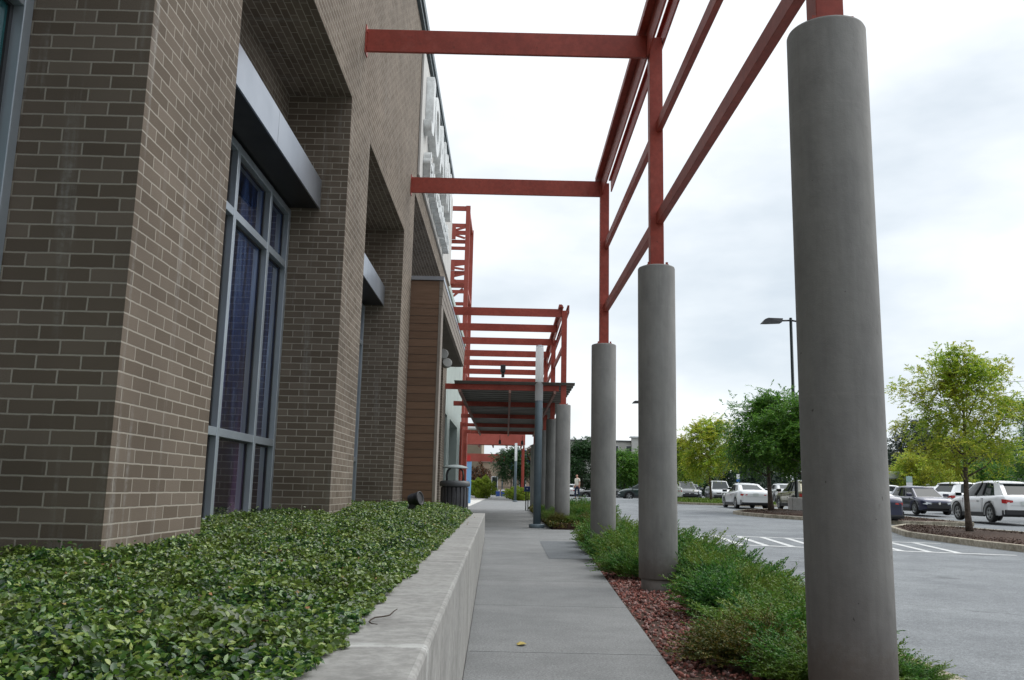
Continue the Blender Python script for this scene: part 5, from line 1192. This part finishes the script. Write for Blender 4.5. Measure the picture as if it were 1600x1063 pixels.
for s, hb_ in ((1, 11), (-1, 15)):
    hp = vs[hb_]
    for dx, l in ((-.024, .062), (-.008, .072), (.008, .068), (.023, .055)):
        a0 = len(vs); vs += [(hp[0]+dx, hp[1], hp[2]-.035), (hp[0]+dx, hp[1]-s*.006, hp[2]-.035-l*.55), (hp[0]+dx-.004, hp[1]-s*.02, hp[2]-.035-l)]; rs += [.009, .0085, .007]; es += [(hb_, a0), (a0, a0+1), (a0+1, a0+2)]
    a0 = len(vs); vs += [(hp[0]-.036, hp[1]-s*.006, hp[2]+.0), (hp[0]-.048, hp[1]-s*.014, hp[2]-.035)]; rs += [.010, .008]; es += [(hb_, a0), (a0, a0+1)]
skin('body', vs, es, rs, skinm, MAN, 2)
vs, es, rs = chain([(None, [((0, 0, .90), .155), ((-.015, 0, 1.05), .172), ((-.02, 0, 1.22), .168), ((0, 0, 1.40), .14), ((-.005, 0, 1.465), .075)]), (3, [((0, .175, 1.405), .078), ((.03, .205, 1.22), .072)]), (3, [((0, -.175, 1.405), .078), ((.035, -.205, 1.22), .072)])])
skin('shirt', vs, es, rs, varied('cream_cloth', (.62, .58, .50), (.70, .66, .58), 8, .9), MAN, 2)
vs, es, rs = chain([(None, [((0, 0, .95), .135), ((0, 0, .88), .13)]), (1, [((-.03, .09, .82), .105), ((-.10, .09, .50), .078), ((-.05, .09, .12), .06)]), (1, [((.03, -.09, .82), .105), ((.05, -.09, .50), .078), ((.19, -.09, .17), .06)])])
skin('trousers', vs, es, rs, mat('dark_denim', (.02, .03, .06), .9), MAN, 2)
k = MB(); k.box(-.20, -.02, .225, .235, .72, .96); k.build('papers', M['white'], MAN, uv=False)
for y_, x_, z_ in ((.09, -.12, .035), (-.09, .15, .045)):
    k = MB(); k.tube([(x_+.10, y_, z_+.015), (x_, y_, z_+.01), (x_-.14, y_, z_)], [.045, .05, .035], 10); k.build('shoe', M['bolt'], MAN, uv=False)
fc = MB()
for s in (-1, 1): fc.box(-.121, -.112, s*.032-.010, s*.032+.010, 1.652, 1.664)
fc.box(-.118, -.108, -.022, .022, 1.595, 1.603); fc.build('eyes_and_mouth', mat('dark_feature', (.06, .03, .025), .6), MAN, uv=False)
k = MB(); k.tube([(-.108, 0, 1.665), (-.135, 0, 1.63), (-.112, 0, 1.618)], [.010, .016, .010], 8); k.build('nose', skinm, MAN, uv=False)
for s in (-1, 1): k = MB(); k.tube([(-.02, s*.088, 1.665), (-.012, s*.097, 1.645), (-.02, s*.088, 1.61)], [.010, .013, .008], 6); k.build('ear', skinm, MAN, uv=False)
